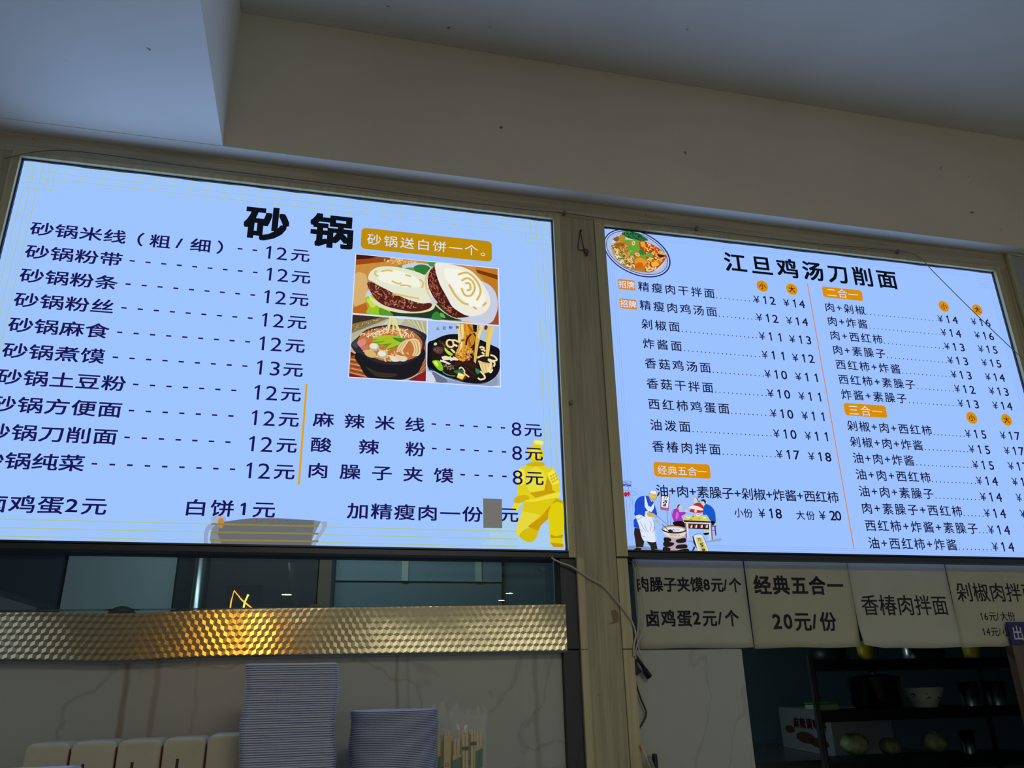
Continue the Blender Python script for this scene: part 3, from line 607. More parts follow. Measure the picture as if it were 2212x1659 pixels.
ART['soldier']=[('p','a9cdee',[4137,4520,4613,4694,5045,4783,5840,4805,6311,4527,6334,3944,3990,3909,4335,4195]),('b','e0d020',[4945,5167,5057,5298,5074,5584,5119,5765,5094,6004,5340,6126,5605,6168,5829,6137,6094,6077,6242,5709,6204,5308,5977,5201,5572,5158,5233,5157,5092,5094]),('b','e6d820',[5577,6865,5691,6887,5814,6846,5788,6709,5765,6625,5582,6699]),('b','f2ec90',[5587,6855,5814,6846,5794,6751,5594,6772]),('b','d8c81c',[5353,6585,5479,6694,5726,6696,5822,6505,5796,6339,5608,6245,5447,6303]),('b','eee030',[5414,6567,5579,6627,5720,6541,5695,6396,5589,6289,5470,6385]),('p','c8a808',[5551,6389,5613,6392,5589,6299]),('b','cdb410',[5352,6197,5567,6247,5823,6238,5809,6146,5563,6125,5340,6136]),('p','e8dc3c',[5584,6126,5803,5994,5898,5796,5826,5493,5399,5399,5287,5692,5334,5934]),('p','c89e0c',[5900,5856,6024,5620,6029,5500,6128,5424,5861,5355,5555,5256,5399,5389,5804,5462]),('p','f0e650',[5904,5937,6093,6067,6232,5698,6034,5620]),('p','d0b818',[5973,5879,6029,5902,6039,5852,5985,5823]),('p','d0b818',[5994,5804,6051,5826,6061,5776,6007,5748]),('p','d0b818',[6016,5728,6072,5750,6082,5700,6028,5672]),('p','d0b818',[6040,5918,6092,5941,6102,5891,6048,5862]),('p','d0b818',[6061,5843,6114,5865,6124,5815,6069,5786]),('p','d0b818',[6083,5767,6135,5789,6145,5739,6091,5711]),('p','d0b818',[6107,5958,6155,5980,6166,5930,6111,5901]),('p','d0b818',[6129,5882,6177,5904,6187,5854,6132,5825]),('p','d0b818',[6150,5806,6198,5828,6208,5778,6154,5750]),('b','f0e650',[5074,5983,5256,6011,5267,5691,5184,5589,5057,5683]),('b','d4b010',[4945,5167,5057,5288,5317,5317,5374,5221,5132,5105,5033,5092]),('p','e6d838',[5053,5093,5172,5116,5037,4860,4881,4942,4953,5070]),('b','ece040',[5253,5177,5554,5227,6189,5426,6214,5308,5977,5221,5572,5153]),('p','dcc814',[5232,5138,5532,5157,6142,5286,6341,5174,6313,5015,6093,5087,5948,4984,5876,4690,5670,4511,5626,4395,5354,4522,5166,4883]),('p','e4d83c',[5186,4883,5680,4801,5394,4542,5071,4230,4985,4304,5060,4591]),('b','d2bc08',[5081,4230,5212,4385,5391,4456,5597,4394,5541,4203,5399,4077,5224,4111]),('p','c89a0a',[5313,4483,5678,4743,5972,5083,5876,4690,5670,4511,5606,4375]),('b','dece10',[5904,4885,6012,5084,6177,5149,6337,5094,6341,4820,6308,4469,6256,4199,5936,4192,5909,4517,5887,4710]),('p','dccc10',[5936,4196,6256,4209,6285,3962,6006,3957,5902,4078]),('p','c8940a',[5912,4078,6269,4047,6285,3962,6006,3957]),('p','c8940a',[5930,4288,6078,4243,6280,4295,6256,4203,5936,4192]),('p','c8a008',[5952,5082,6158,5177,6318,5123,6331,5193,6141,5266,6014,5124])]
ART['tray']=[('b','8fa4d0',[-2639,3829,-2657,4178,-2589,4330,-2474,4318,-2360,4185,-2533,4211,-2573,4060,-2555,3830]),('b','a0b0c8',[-2546,4513,-2399,4548,-2224,4522,-2208,4370,-2432,4319,-2511,4393]),('p','7d8694',[-2446,4319,-2242,4415,-1586,4517,-1103,4538,-145,4502,31,4475,-43,4333,-157,4022,-72,3871,-2476,3824,-2521,3972,-2505,4212]),('p','686b72',[-1586,4512,-145,4502,-134,4339,-173,4037,-177,3876,-2237,3836,-2350,4095,-2337,4367,-1930,4469]),('b','9aa8c8',[39,4460,176,4463,142,4276,-7,4025,-72,3878,-162,3877,-71,4085,63,4336]),('b','c8843c',[-2375,4457,-2293,4497,-2237,4369,-2295,4247,-2362,4336]),('s','8a8240',45,[-2534,4347,-1366,4350,-29,4357]),('s','8a8240',45,[-2513,4151,-1349,4160,-17,4171]),('s','8a8240',45,[-2492,3965,-1332,3974,-5,3987]),('x','54585e 5c6068',40,41,24,16,[-1555,4502,-520,4492,-525,4367,-1545,4387])]
# ------------------------------------------------------------------ materials
M_PAINT = paint_mat('white_ceiling_paint', (214, 212, 205))
M_FASCIA = paint_mat('cream_fascia_paint', (206, 200, 182), 0.22)
M_WOODV = wood_mat('pale_wood_laminate_upright', (140, 134, 108), (166, 158, 130))
M_WOODH = wood_mat('pale_wood_laminate_flat', (148, 140, 118), (172, 164, 140), False)
M_TRIM = wood_mat('pale_wood_edge_strip', (164, 158, 122), (182, 175, 138))
M_TILE_L = marble_mat('marble_tile_stained', (158, 164, 160), (143, 148, 144),
                      [(-0.392, .007, (.62, .58, .5)), (-0.33, .006, (.75, .72, .66)), (-0.245, .004, (.85, .83, .8)),
                       (0.205, .003, (.62, .58, .48)), (0.232, .003, (.6, .55, .44)), (0.508, .003, (.82, .82, .82)), (0.545, .004, (.62, .58, .46))])
M_TILE_R = marble_mat('marble_tile_clean', (162, 166, 160), (148, 151, 147))
M_DARKALU = mat('dark_aluminium', (52, 56, 62), 0.4, 0.6)
M_GAP = mat('dark_gap', (18, 18, 20), 0.8)
M_FLOOR = mat('grey_floor_tile', (120, 116, 106), 0.35, var=0.1)
M_WALLK = mat('teal_kitchen_tile', (98, 124, 134), 0.4, var=0.08, vscale=3)
M_STEEL = mat('brushed_steel', (150, 160, 160), 0.3, 0.9, var=0.1, vscale=20, stretch=(1, 1, 8))
M_DARK = mat('dark_painted_steel', (26, 29, 36), 0.45, 0.3)
M_INK = None
M_GLASS = glass_mat('window_glass', (.85, .92, .93), .045)
M_BOARD = paint_mat('pale_board_paint', (150, 156, 148))

PANEL_EM = (0.345, 0.555, 1.12)
M_FILM = emis('backlit_white_film', None, 1.0, True, PANEL_EM)
M_FILM_R = emis('backlit_white_film_cool', None, 1.0, True, (0.330, 0.535, 1.10))
M_NAVY = emis('navy_print', (27, 24, 78), 1.0, False)
M_BLACK = emis('black_print', (14, 18, 26), 1.0, False)
M_GREYINK = emis('dark_grey_print', (24, 26, 48), 1.0, False)
M_YLINE = emis('pale_yellow_print', (170, 198, 158), 1.0, False)
M_BLINE = emis('faint_blue_line_print', (132, 158, 216), 1.0, False)
M_AMBER = emis('amber_print', (222, 164, 22), 1.0, False)
M_ORANGE = emis('orange_print', (214, 132, 60), 1.0, False)
M_GOLD = emis('gold_badge_print', (190, 140, 8), 1.0, False)
M_ORBADGE = emis('orange_badge_print', (218, 142, 8), 1.0, False)
M_WHITEPR = emis('white_print', (214, 226, 248), 1.0, False)
m = bpy.data.materials.new('coloured_print')
m.use_nodes = True
m.node_tree.nodes.clear()
_a = m.node_tree.nodes.new('ShaderNodeAttribute')
_a.attribute_name = 'ink'
_e = m.node_tree.nodes.new('ShaderNodeEmission')
_o = m.node_tree.nodes.new('ShaderNodeOutputMaterial')
m.node_tree.links.new(_a.outputs['Color'], _e.inputs[0])
m.node_tree.links.new(_e.outputs[0], _o.inputs[0])
m.cycles.emission_sampling = 'NONE'
M_PRINT = m

# ------------------------------------------------------------------ the setting
ZS, ZC, YF = 2.974, 3.462, -0.0645        # soffit, ceiling, fascia face
struct(MB().box(-6, 8, -18, YF - 0.001, ZC, ZC + 0.1).build('ceiling', M_PAINT))
struct(MB().box(-6, 8, YF, 0.4, ZS, ZC + 0.1).build('wall_fascia', M_FASCIA))
struct(MB().box(-6, 8, YF + 0.0005, 0.02, ZS - 0.0008, ZS - 0.0001).build('trim_1', M_PAINT))            # painted underside strip
struct(MB().box(-4.2, -0.3305, -18, YF - 0.0005, ZS, ZC - 0.001).build('ceiling_beam', M_PAINT))
struct(MB().box(-6, 8, -18, 3.2, -0.1, 0).build('floor', M_FLOOR))
struct(MB().box(-6, 8, -18.2, -18, 0, ZC).build('wall_far', mat('warm_far_wall_paint', (190, 176, 140), 0.8)))
# sign wall: top rail, pillars, backing
struct(MB().box(-6, 2.326, -0.01, 0.02, 2.9135, ZS - 0.001).build('trim_2', M_WOODH, bevel=0.001))
struct(MB().box(0.657, 0.769, -0.01, 0.2, 0, 2.913).build('trim_3', M_WOODV, bevel=0.001))
struct(MB().box(-1.2, -0.8575, -0.01, 0.2, 1.87, 2.913).build('trim_4', M_WOODV, bevel=0.001))
struct(MB().box(2.288, 2.325, -0.012, 0.2, 0, 2.913).build('trim_5', M_WOODV, bevel=0.001))
struct(MB().box(-6, 8, 0.045, 0.12, 1.90, ZS - 0.001).build('wall_sign_backing', M_GAP))
# tiled dado left and right of the pillar
struct(MB().box(-1.6, 0.6135, 0.012, 0.06, 0, 1.636).build('wall_tile_left', M_TILE_L))
struct(MB().box(0.8005, 1.1145, 0.01, 0.06, 0, 1.638).build('wall_tile_right', M_TILE_R, bevel=0.0015))
struct(MB().box(1.992, 2.10, 0.018, 0.044, 0, 1.6395).build('trim_6', wood_mat('brown_door_jamb', (70, 53, 40), (88, 66, 49))))
# pillar edge strips (with the butt joint at 1.64)
mb = MB()
for x0, x1 in ((0.6575, 0.6775), (0.7695, 0.7995)):
    mb.box(x0, x1, -0.014, 0.0095, 0, 1.6385)
    mb.box(x0, x1, -0.014, 0.0095, 1.6405, 1.868)
struct(mb.build('trim_7', M_TRIM, bevel=0.0012))
struct(MB().box(0.6140, 0.6565, -0.004, 0.05, 0, 1.6385).box(0.6140, 0.6565, -0.004, 0.05, 1.6415, 1.866).build('trim_8', M_DARKALU, bevel=0.001))
# kitchen shell
struct(MB().box(-3, 5, 2.4, 2.5, 0, 2.95).build('wall_kitchen', M_WALLK))
struct(MB().box(-3.1, -3, 0.13, 2.5, 0, 2.95).build('wall_kitchen_left', M_WALLK))
struct(MB().box(5, 5.1, 0.13, 2.5, 0, 2.95).build('wall_kitchen_right', M_WALLK))
struct(MB().box(-3.1, 5.1, 0.125, 2.5, 2.95, 3.0).build('ceiling_kitchen', M_PAINT))
struct(MB().box(-6, -1.61, 0.0, 0.06, 0, 1.9).build('wall_left_end', M_TILE_R))
struct(MB().box(2.33, 6, 0.02, 0.12, 0, 1.9).build('wall_right_end', M_TILE_R))
# windows to the kitchen
def window(name, x0, x1, z0, z1, y, label):
    e = thing(name, (0, y, 0), label, 'window')
    e['kind'] = 'structure'
    MB().box(x0, x1, y, y + 0.005, z0, z1).build('glass_pane', M_GLASS, e)
    mb = MB()
    mb.box(x0, x1, y - 0.012, y + 0.012, z1, z1 + 0.02)
    mb.build('window_frame', M_DARKALU, e, bevel=0.001)
    return e
window('window_1', -1.6, 0.6135, 1.60, 1.866, 0.066, 'dark glass strip into the kitchen under the left menu')
window('window_2', 0.8005, 2.2615, 1.645, 1.866, 0.066, 'dark glass behind the paper notices')

# ------------------------------------------------------------------ light boxes
def lightbox(x0, x1, z0, z1, ox0, ox1, film, label):
    """wood edge on three sides, dark profile inside, glowing printed film"""
    e = thing('menu_lightbox', ((x0 + x1) / 2, 0, z0 - 0.02), label, 'sign', 'lit menu boards')
    zt = 2.9130
    mb = MB()
    g = 0.004
    mb.box(ox0, x0 - g, -0.016, 0.03, z0 - 0.019, zt)
    mb.box(x1 + g, ox1, -0.016, 0.03, z0 - 0.019, zt)
    mb.box(x0 - g, x1 + g, -0.016, 0.03, z1 + g, zt)
    mb.build('wood_edge', M_TRIM, e, bevel=0.001)
    mb = MB()
    mb.box(x0 - g, x0, -0.004, 0.03, z0, z1 + g)
    mb.box(x1, x1 + g, -0.004, 0.03, z0, z1 + g)
    mb.box(x0, x1, -0.004, 0.03, z1, z1 + g)
    mb.box(x0 - g, x1 + g, -0.012, 0.03, z0 - 0.0045, z0)
    mb.box(x0 - g, x1 + g, -0.008, 0.03, z0 - 0.019, z0 - 0.0055)
    f = mb.build('metal_profile', M_DARKALU, e, bevel=0.0006)
    f['label'] = 'dark metal profile'
    # film: gently uneven edges like a stretched fabric print
    mb = MB()
    n = 60
    v = []
    for i in range(n + 1):
        x = x0 + 0.001 + (x1 - x0 - 0.002) * i / n
        wv = 0.0005 * math.sin(i * 1.7) + 0.0006 * math.sin(i * 0.61)
        v += [(x, 0, z0 + 0.0005), (x, 0, z1 - 0.0008 + wv)]
    mb.add(v, [(2 * i, 2 * i + 2, 2 * i + 3, 2 * i + 1) for i in range(n)])
    p = mb.build('menu_film', film, e)
    p['label'] = 'glowing pale blue printed film'
    # unseen area light added before the film, boosting what its glow casts
    a = area('menu_board_boost_light', ((x0 + x1) / 2, -0.0005, (z0 + z1) / 2), (math.radians(-90), 0, 0), x1 - x0, z1 - z0, BOX_W, (.40, .62, 1.0))
    return e, p


BOX_W = 4.7
Y1 = -0.0004
L_X0, L_X1, L_Z0, L_Z1 = -0.832, 0.633, 1.8865, 2.8945
boxL, filmL = lightbox(L_X0, L_X1, L_Z0, L_Z1, -0.857, 0.6568, M_FILM, 'left glowing menu board headed with two big black characters and sandwich photo')
R_X0, R_X1, R_Z0, R_Z1 = 0.8055, 2.2625, 1.8915, 2.893
boxR, filmR = lightbox(R_X0, R_X1, R_Z0, R_Z1, 0.7697, 2.2875, M_FILM_R, 'right glowing menu board with round noodle plate and seven character heading')


def line(parent, mats, segs, name='menu_text'):
    """one printed row: a list of callables drawing into the same mesh"""
    mb = MB()
    for s in segs:
        s(mb)
    return mb.build(name, mats, parent)


def T(text, x0, x1, z, ez, ex, bold=0.0, dy=0.0):
    return lambda mb: run(mb, text, x0, x1, z, ez, ex, Y1 + dy, bold)


def D(n, x0, x1, z, w=0.0125, h=0.0042):
    return lambda mb: dashes(mb, n, x0, x1, z, w, h, Y1)


# --- left board rows: (name, name right edge, dashes, dash x0, dash x1, digits)
rows = [('砂锅粉带', -.551, 9, -.532, -.2095, '12'), ('砂锅粉条', -.551, 9, -.532, -.2095, '12'), ('砂锅粉丝', -.551, 9, -.532, -.2095, '12'),
        ('砂锅麻食', -.551, 9, -.532, -.2095, '12'), ('砂锅煮馍', -.551, 9, -.532, -.2095, '13'), ('砂锅土豆粉', -.492, 7, -.475, -.230, '12'),
        ('砂锅方便面', -.492, 7, -.475, -.230, '12'), ('砂锅刀削面', -.492, 7, -.475, -.230, '12'), ('砂锅纯菜', -.553, 9, -.537, -.212, '12')]
EZ, EX, BW = .0425, .0575, 0.0135
line(filmL, M_NAVY, [T('砂锅米线', -.7795, -.551, 2.6917, EZ, EX, BW), T('（粗/细）', -.5217, -.3067, 2.690, EZ, EX * .96, BW),
                     D(2, -.268, -.217, 2.6916), T('12', -.1935, -.1365, 2.6895, .057, .068, -.001), T('元', -.126, -.0765, 2.6905, EZ, .0535, BW)])
for i, (nm, xr, nd, d0, d1, dg) in enumerate(rows):
    z = 2.6233 - 0.0690 * i
    line(filmL, M_NAVY, [T(nm, -.7785, xr, z, EZ, EX, BW), D(nd, d0, d1, z), T(dg, -.186, -.1285, z - .001, .057, .068, -.001), T('元', -.119, -.070, z - .0005, EZ, .0535, BW)])
for i, (nm, x0, xr, nd, d0, d1) in enumerate([('麻辣米线', -.034, .254, 6, .2735, .4757), ('酸辣粉', -.0345, .2572, 6, .2755, .4775), ('肉臊子夹馍', -.035, .333, 4, .352, .4777)]):
    z = 2.2130 - .0680 * i
    line(filmL, M_NAVY, [T(nm, x0, xr, z, .0415, .0545, BW), D(nd, d0, d1, z + .004), T('8', .4945, .5205, z + .003, .057, .064, -.001), T('元', .5305, .579, z + .003, .041, .0535, BW)])
line(filmL, M_NAVY, [T('卤鸡蛋2元', -.7467, -.4888, 1.9700, .0435, .0575, BW)])
line(filmL, M_NAVY, [T('白饼1元', -.3123, -.109, 1.9735, .0425, .0565, BW)])
line(filmL, M_NAVY, [T('加精瘦肉一份', .0653, .4106, 1.977, .0425, .0560, BW), T('元', .4585, .506, 1.9785, .0415, .0525, BW)])
line(filmL, M_BLACK, [T('砂', -.2576, -.1417, 2.7795, .112, .122, 0.034), T('锅', -.0815, .038, 2.7785, .112, .124, 0.034)], 'heading_text')
# gold badge
b = MB().rrect(.0615, .4450, 2.7315, 2.8010, .013, Y1, Y1, 6).build('round_badge', M_GOLD, filmL)
b['label'] = 'gold rounded badge with white lettering'
line(b, M_WHITEPR, [T('砂锅送白饼一个。', .0785, .4240, 2.765, .0385, .0425, .004, -.0003)], 'badge_text')
# yellow divider
MB().rrect(-.0602, -.0548, 2.038, 2.3095, .0026, Y1, Y1).build('divider_line', M_AMBER, filmL)


# knotted corner border, three parallel lines (offsets measured from the film corner)
def border_left():
    mb = MB()
    w = .0026

    def seg(ax, az, bx, bz, fx, fz):
        X = (lambda u: L_X0 + u) if fx > 0 else (lambda u: L_X1 - u)
        Zz = (lambda u: L_Z1 - u) if fz > 0 else (lambda u: L_Z0 + u)
        xa, xb, za, zb = X(ax), X(bx), Zz(az), Zz(bz)
        mb.quad(min(xa, xb) - w / 2, max(xa, xb) + w / 2, min(za, zb) - w / 2, max(za, zb) + w / 2, Y1 + .0002)
    W = (L_X1 - L_X0)
    H = (L_Z1 - L_Z0)
    for fx in (1, -1):
        for a, b in (((.0145, .0115), (.0305, .0115)), ((.0145, .0115), (.0145, .0295)), ((.0145, .0295), (.0305, .0295)), ((.0305, .0115), (.0305, .0655)),
                     ((.0040, .0485), (.0285, .0485)), ((.0040, .0665), (.0655, .0665)), ((.0480, .0020), (.0480, .0665)), ((.0655, .0020), (.0655, .0280)),
                     ((.0825, .0080), (.0825, .0285)), ((.0655, .0485), (.0655, .0665)), ((.0825, .0485), (.0825, .0830)), ((.0135, .0830), (.0825, .0830))):
            seg(*a, *b, fx, 1)
    for o, s in ((.0080, .0825), (.0283, .0480), (.0482, .0480)):
        mb.quad(L_X0 + s, L_X1 - s, L_Z1 - o - w / 2, L_Z1 - o + w / 2, Y1 + .0002)
    for o in (.0135, .0290, .0465):
        mb.quad(L_X0 + o - w / 2, L_X0 + o + w / 2, L_Z0 + .05, L_Z1 - .0830, Y1 + .0002)
    for o in (.0135, .0290, .0465):
        mb.quad(L_X1 - o - w / 2, L_X1 - o + w / 2, L_Z0 + .10, L_Z1 - .0830, Y1 + .0002)
    for z in (1.9345, 1.9150, 1.8960):
        mb.quad(L_X0 + .05, .503, z - w * .6, z + w * .6, Y1 - .00002)
    for x in (.560, .577, .592):
        mb.quad(x - w / 2, x + w / 2, 1.889, 1.934, Y1 + .0002)
    mb.quad(.555, .60, 1.9335, 1.9355, Y1 + .0002)
    mb.quad(.555, .60, 1.9142, 1.9158, Y1 + .0002)
    return mb.build('border_pattern', M_YLINE, filmL)


bl = border_left()
bl['label'] = 'pale yellow knotted line border'
# white edge behind the three food photos
MB().quad(.0475, .4660, 2.3345, 2.7130, Y1 + .0001).build('photo_margin', M_WHITEPR, filmL)
picture('sandwich_photo', 'bread', Y1 - .0002, filmL, M_PRINT, 'printed photo of two round meat sandwiches', (.0500, .4625, 2.5258, 2.7110))
picture('clay_pot_photo', 'pot', Y1 - .0002, filmL, M_PRINT, 'printed photo of a black clay pot of noodle soup', (.0500, .2560, 2.3370, 2.5210))
pn = picture('noodle_bowl_photo', 'noodle', Y1 - .0002, filmL, M_PRINT, 'printed photo of dark noodle bowl with lifted noodles', (.2582, .4640, 2.3370, 2.5225))
line(pn, M_GREYINK, [lambda mb: [run(mb, c, .281 + i * .0185, .2895 + i * .0185, 2.497 + i * .0028, .010, .010, -.0075, 0.02) for i, c in enumerate('土豆粉俩')]], 'photo_caption')
picture('kneeling_figure', 'soldier', Y1 + .00018, filmL, M_PRINT, 'yellow kneeling figure drawing', (.30, .6325, 1.8870, 2.30), 4.5e-6)
tr = picture('translucent_patch', 'tray', Y1 - .0005, filmL, M_PRINT, 'grey see-through tray shape over the yellow lines', (-.40, .20, 1.8870, 2.0))
st = MB().box(.4122, .4622, -.0042, -.0036, 1.9415, 2.0185).build('price_cover', emis('grey_backlit_sticker', (114, 112, 108), 1.0, False), filmL)
st['label'] = 'plain grey sticker hiding a price'

# --- right board
RZ, RX, PB = .0360, .0385, .009


def price(t, x0, x1, z):
    def f(mb):
        run(mb, '¥', x0, x0 + .0205, z - .001, .036, .037, Y1, .004)
        run(mb, t, x0 + .0350, x1, z, .0400, .0440, Y1, .010)
    return f


def dots(n, x0, x1, z):
    return lambda mb: dashes(mb, n, x0, x1, z, .0031, .0033, Y1)


line(filmR, M_BLACK, [T('江旦鸡汤刀削面', 1.2129, 1.8535, 2.8220, .074, .082, .022)], 'heading_text')
colA = [('精瘦肉干拌面', 1.161, 10, 1.1665, 1.2965, '12', '14'), ('精瘦肉鸡汤面', 1.161, 10, 1.1665, 1.2965, '12', '14'), ('剁椒面', 1.0287, 19, 1.035, 1.290, '11', '13'),
        ('炸酱面', 1.0287, 19, 1.035, 1.290, '11', '12'), ('香菇鸡汤面', 1.1165, 13, 1.1225, 1.2935, '10', '11'), ('香菇干拌面', 1.1165, 13, 1.1225, 1.2935, '10', '11'),
        ('西红柿鸡蛋面', 1.161, 10, 1.1665, 1.2965, '10', '11'), ('油泼面', 1.0287, 19, 1.035, 1.290, '10', '11'), ('香椿肉拌面', 1.1165, 13, 1.1225, 1.2935, '17', '18')]
for i, (nm, xr, nd, d0, d1, a, c) in enumerate(colA):
    z = 2.6995 - .06405 * i
    line(filmR, M_GREYINK, [T(nm, .9045, xr, z, RZ, RX, PB), dots(nd, d0, d1, z - .0135), price(a, 1.2975, 1.3742, z - .0045), price(c, 1.4035, 1.4802, z - .0060)])
colB = [('肉+剁椒', 1.7042, 19, 1.7075, '14', '16'), ('肉+炸酱', 1.702, 19, 1.709, '14', '16'), ('肉+西红柿', 1.748, 16, 1.7524, '13', '15'), ('肉+素臊子', 1.7473, 16, 1.7524, '13', '15'),
        ('西红柿+炸酱', 1.792, 13, 1.798, '13', '14'), ('西红柿+素臊子', 1.836, 10, 1.843, '12', '13'), ('炸酱+素臊子', 1.792, 13, 1.799, '13', '14')]
colC = [('剁椒+肉+西红柿', 1.8606, 9, 1.866, '15', '17'), ('剁椒+肉+炸酱', 1.8148, 12, 1.8214, '15', '17'), ('油+肉+炸酱', 1.7705, 15, 1.7772, '15', '17'), ('油+肉+西红柿', 1.8177, 12, 1.8212, '14', '16'),
        ('油+肉+素臊子', 1.8159, 12, 1.821, '14', '16'), ('肉+素臊子+西红柿', 1.9056, 6, 1.910, '14', '16'), ('西红柿+炸酱+素臊子', 1.9478, 3, 1.9518, '14', '16'), ('油+西红柿+炸酱', 1.859, 9, 1.864, '14', '16')]
for rowsx, z0, dz in ((colB, 2.6929, .05072), (colC, 2.2856, .0513)):
    for i, (nm, xr, nd, d0, a, c) in enumerate(rowsx):
        z = z0 - dz * i
        line(filmR, M_GREYINK, [T(nm, 1.5565, xr, z, RZ, RX, PB), dots(nd, d0, 1.981, z - .0125), price(a, 1.9865, 2.0655, z - .0022), price(c, 2.1215, 2.1985, z - .0005)])
line(filmR, M_GREYINK, [T('油+肉+素臊子+剁椒+炸酱+西红柿', .9035, 1.480, 2.0579, .0365, .0395, PB, -.0024)])
line(filmR, M_GREYINK, [T('小份', 1.1365, 1.1933, 2.0029, .0285, .029, PB), price('18', 1.2125, 1.286, 2.0043), T('大份', 1.3332, 1.3925, 2.0017, .0285, .029, PB), price('20', 1.4079, 1.480, 2.0037)])
for (x0, x1, z0, z1), tx, (a, c, z), ez, ex in (
        ((.9030, 1.0765, 2.0985, 2.1405), '经典五合一', (.9142, 1.0646, 2.118), .0285, .0305),
        ((1.5560, 1.7065, 2.7278, 2.7675), '二合一', (1.5721, 1.6887, 2.7483), .036, .039),
        ((1.5570, 1.7080, 2.3185, 2.3597), '三合一', (1.5727, 1.6921, 2.3378), .036, .039)):
    b = MB().rrect(x0, x1, z0, z1, .009, Y1, Y1, 5).build('round_badge', M_ORBADGE, filmR)
    b['label'] = 'orange rounded badge with white lettering'
    line(b, M_WHITEPR, [T(tx, a, c, z, ez, ex, 0.0, -.0003)], 'badge_text')
for z0, z1 in ((2.6828, 2.7178), (2.6172, 2.6512)):
    b = MB().rrect(.8390, .8945, z0, z1, .005, Y1, Y1, 4).build('square_badge', M_ORANGE, filmR)
    b['label'] = 'small orange badge with white lettering'
    line(b, M_WHITEPR, [T('招牌', .8410, .8925, (z0 + z1) / 2, .0265, .0265, .016, -.0003)], 'badge_text')
for x, z, t in ((1.3356, 2.745, '小'), (1.4422, 2.7448, '大'), (2.0230, 2.7395, '小'), (2.1600, 2.7402, '大'), (2.0262, 2.3380, '小'), (2.1622, 2.3392, '大')):
    b = MB().rrect(x - .0205, x + .0205, z - .0205, z + .0205, .0204, Y1, Y1, 8).build('size_disc', M_ORBADGE, filmR)
    b['label'] = 'small amber disc'
    line(b, M_BLACK, [T(t, x - .0115, x + .0115, z, .0245, .0245, .012, -.0003)], 'disc_text')
MB().quad(1.5026, 1.5058, 1.908, 2.773, Y1).build('divider_line', M_ORANGE, filmR)
mb = MB()
w = .0007
for o in (.0065, .0150, .0225):
    mb.quad(R_X0 + .10, R_X1 - .10, R_Z1 - o - w, R_Z1 - o, Y1 + .0002)
    mb.quad(R_X0 + .02, R_X1 - .06, R_Z0 + o * .75, R_Z0 + o * .75 + w, Y1 + .0002)
    mb.quad(R_X0 + o + .002, R_X0 + o + .002 + w, R_Z0 + .03, R_Z1 - .02, Y1 + .0002)
    mb.quad(R_X1 - o - .002 - w, R_X1 - o - .002, R_Z0 + .03, R_Z1 - .09, Y1 + .0002)
for o in (.012, .024, .036, .048, .060):
    mb.quad(R_X1 - .072, R_X1 - .004, R_Z1 - o - w, R_Z1 - o, Y1 + .0002)
    mb.quad(R_X1 - o - w, R_X1 - o, R_Z1 - .072, R_Z1 - .004, Y1 + .0002)
rb = mb.build('border_pattern', M_BLINE, filmR)
rb['label'] = 'faint thin line border'
picture('noodle_plate_photo', 'plate', Y1 - .0002, filmR, M_PRINT, 'printed cut-out photo of a round plate of noodles')
picture('cook_drawing', 'cook', Y1 - .0002, filmR, M_PRINT, 'printed drawing of a cook at a wok and three diners', (.8065, 1.12, 1.8920, 2.2))

# pale board at the right edge
e = thing('blank_board', (2.7, -0.02, 2.0), 'pale blank board right of the right menu board, cut by the picture edge', 'board')
MB().box(2.342, 3.2, -0.024, 0.0, 1.90, 2.962).build('board_face', M_BOARD, e)
MB().box(2.3275, 2.3415, -0.026, 0.0, 1.89, 2.966).box(2.3275, 3.2, -0.026, 0.0, 2.963, 2.9725).build('wood_edge', M_TRIM, e, bevel=0.001)

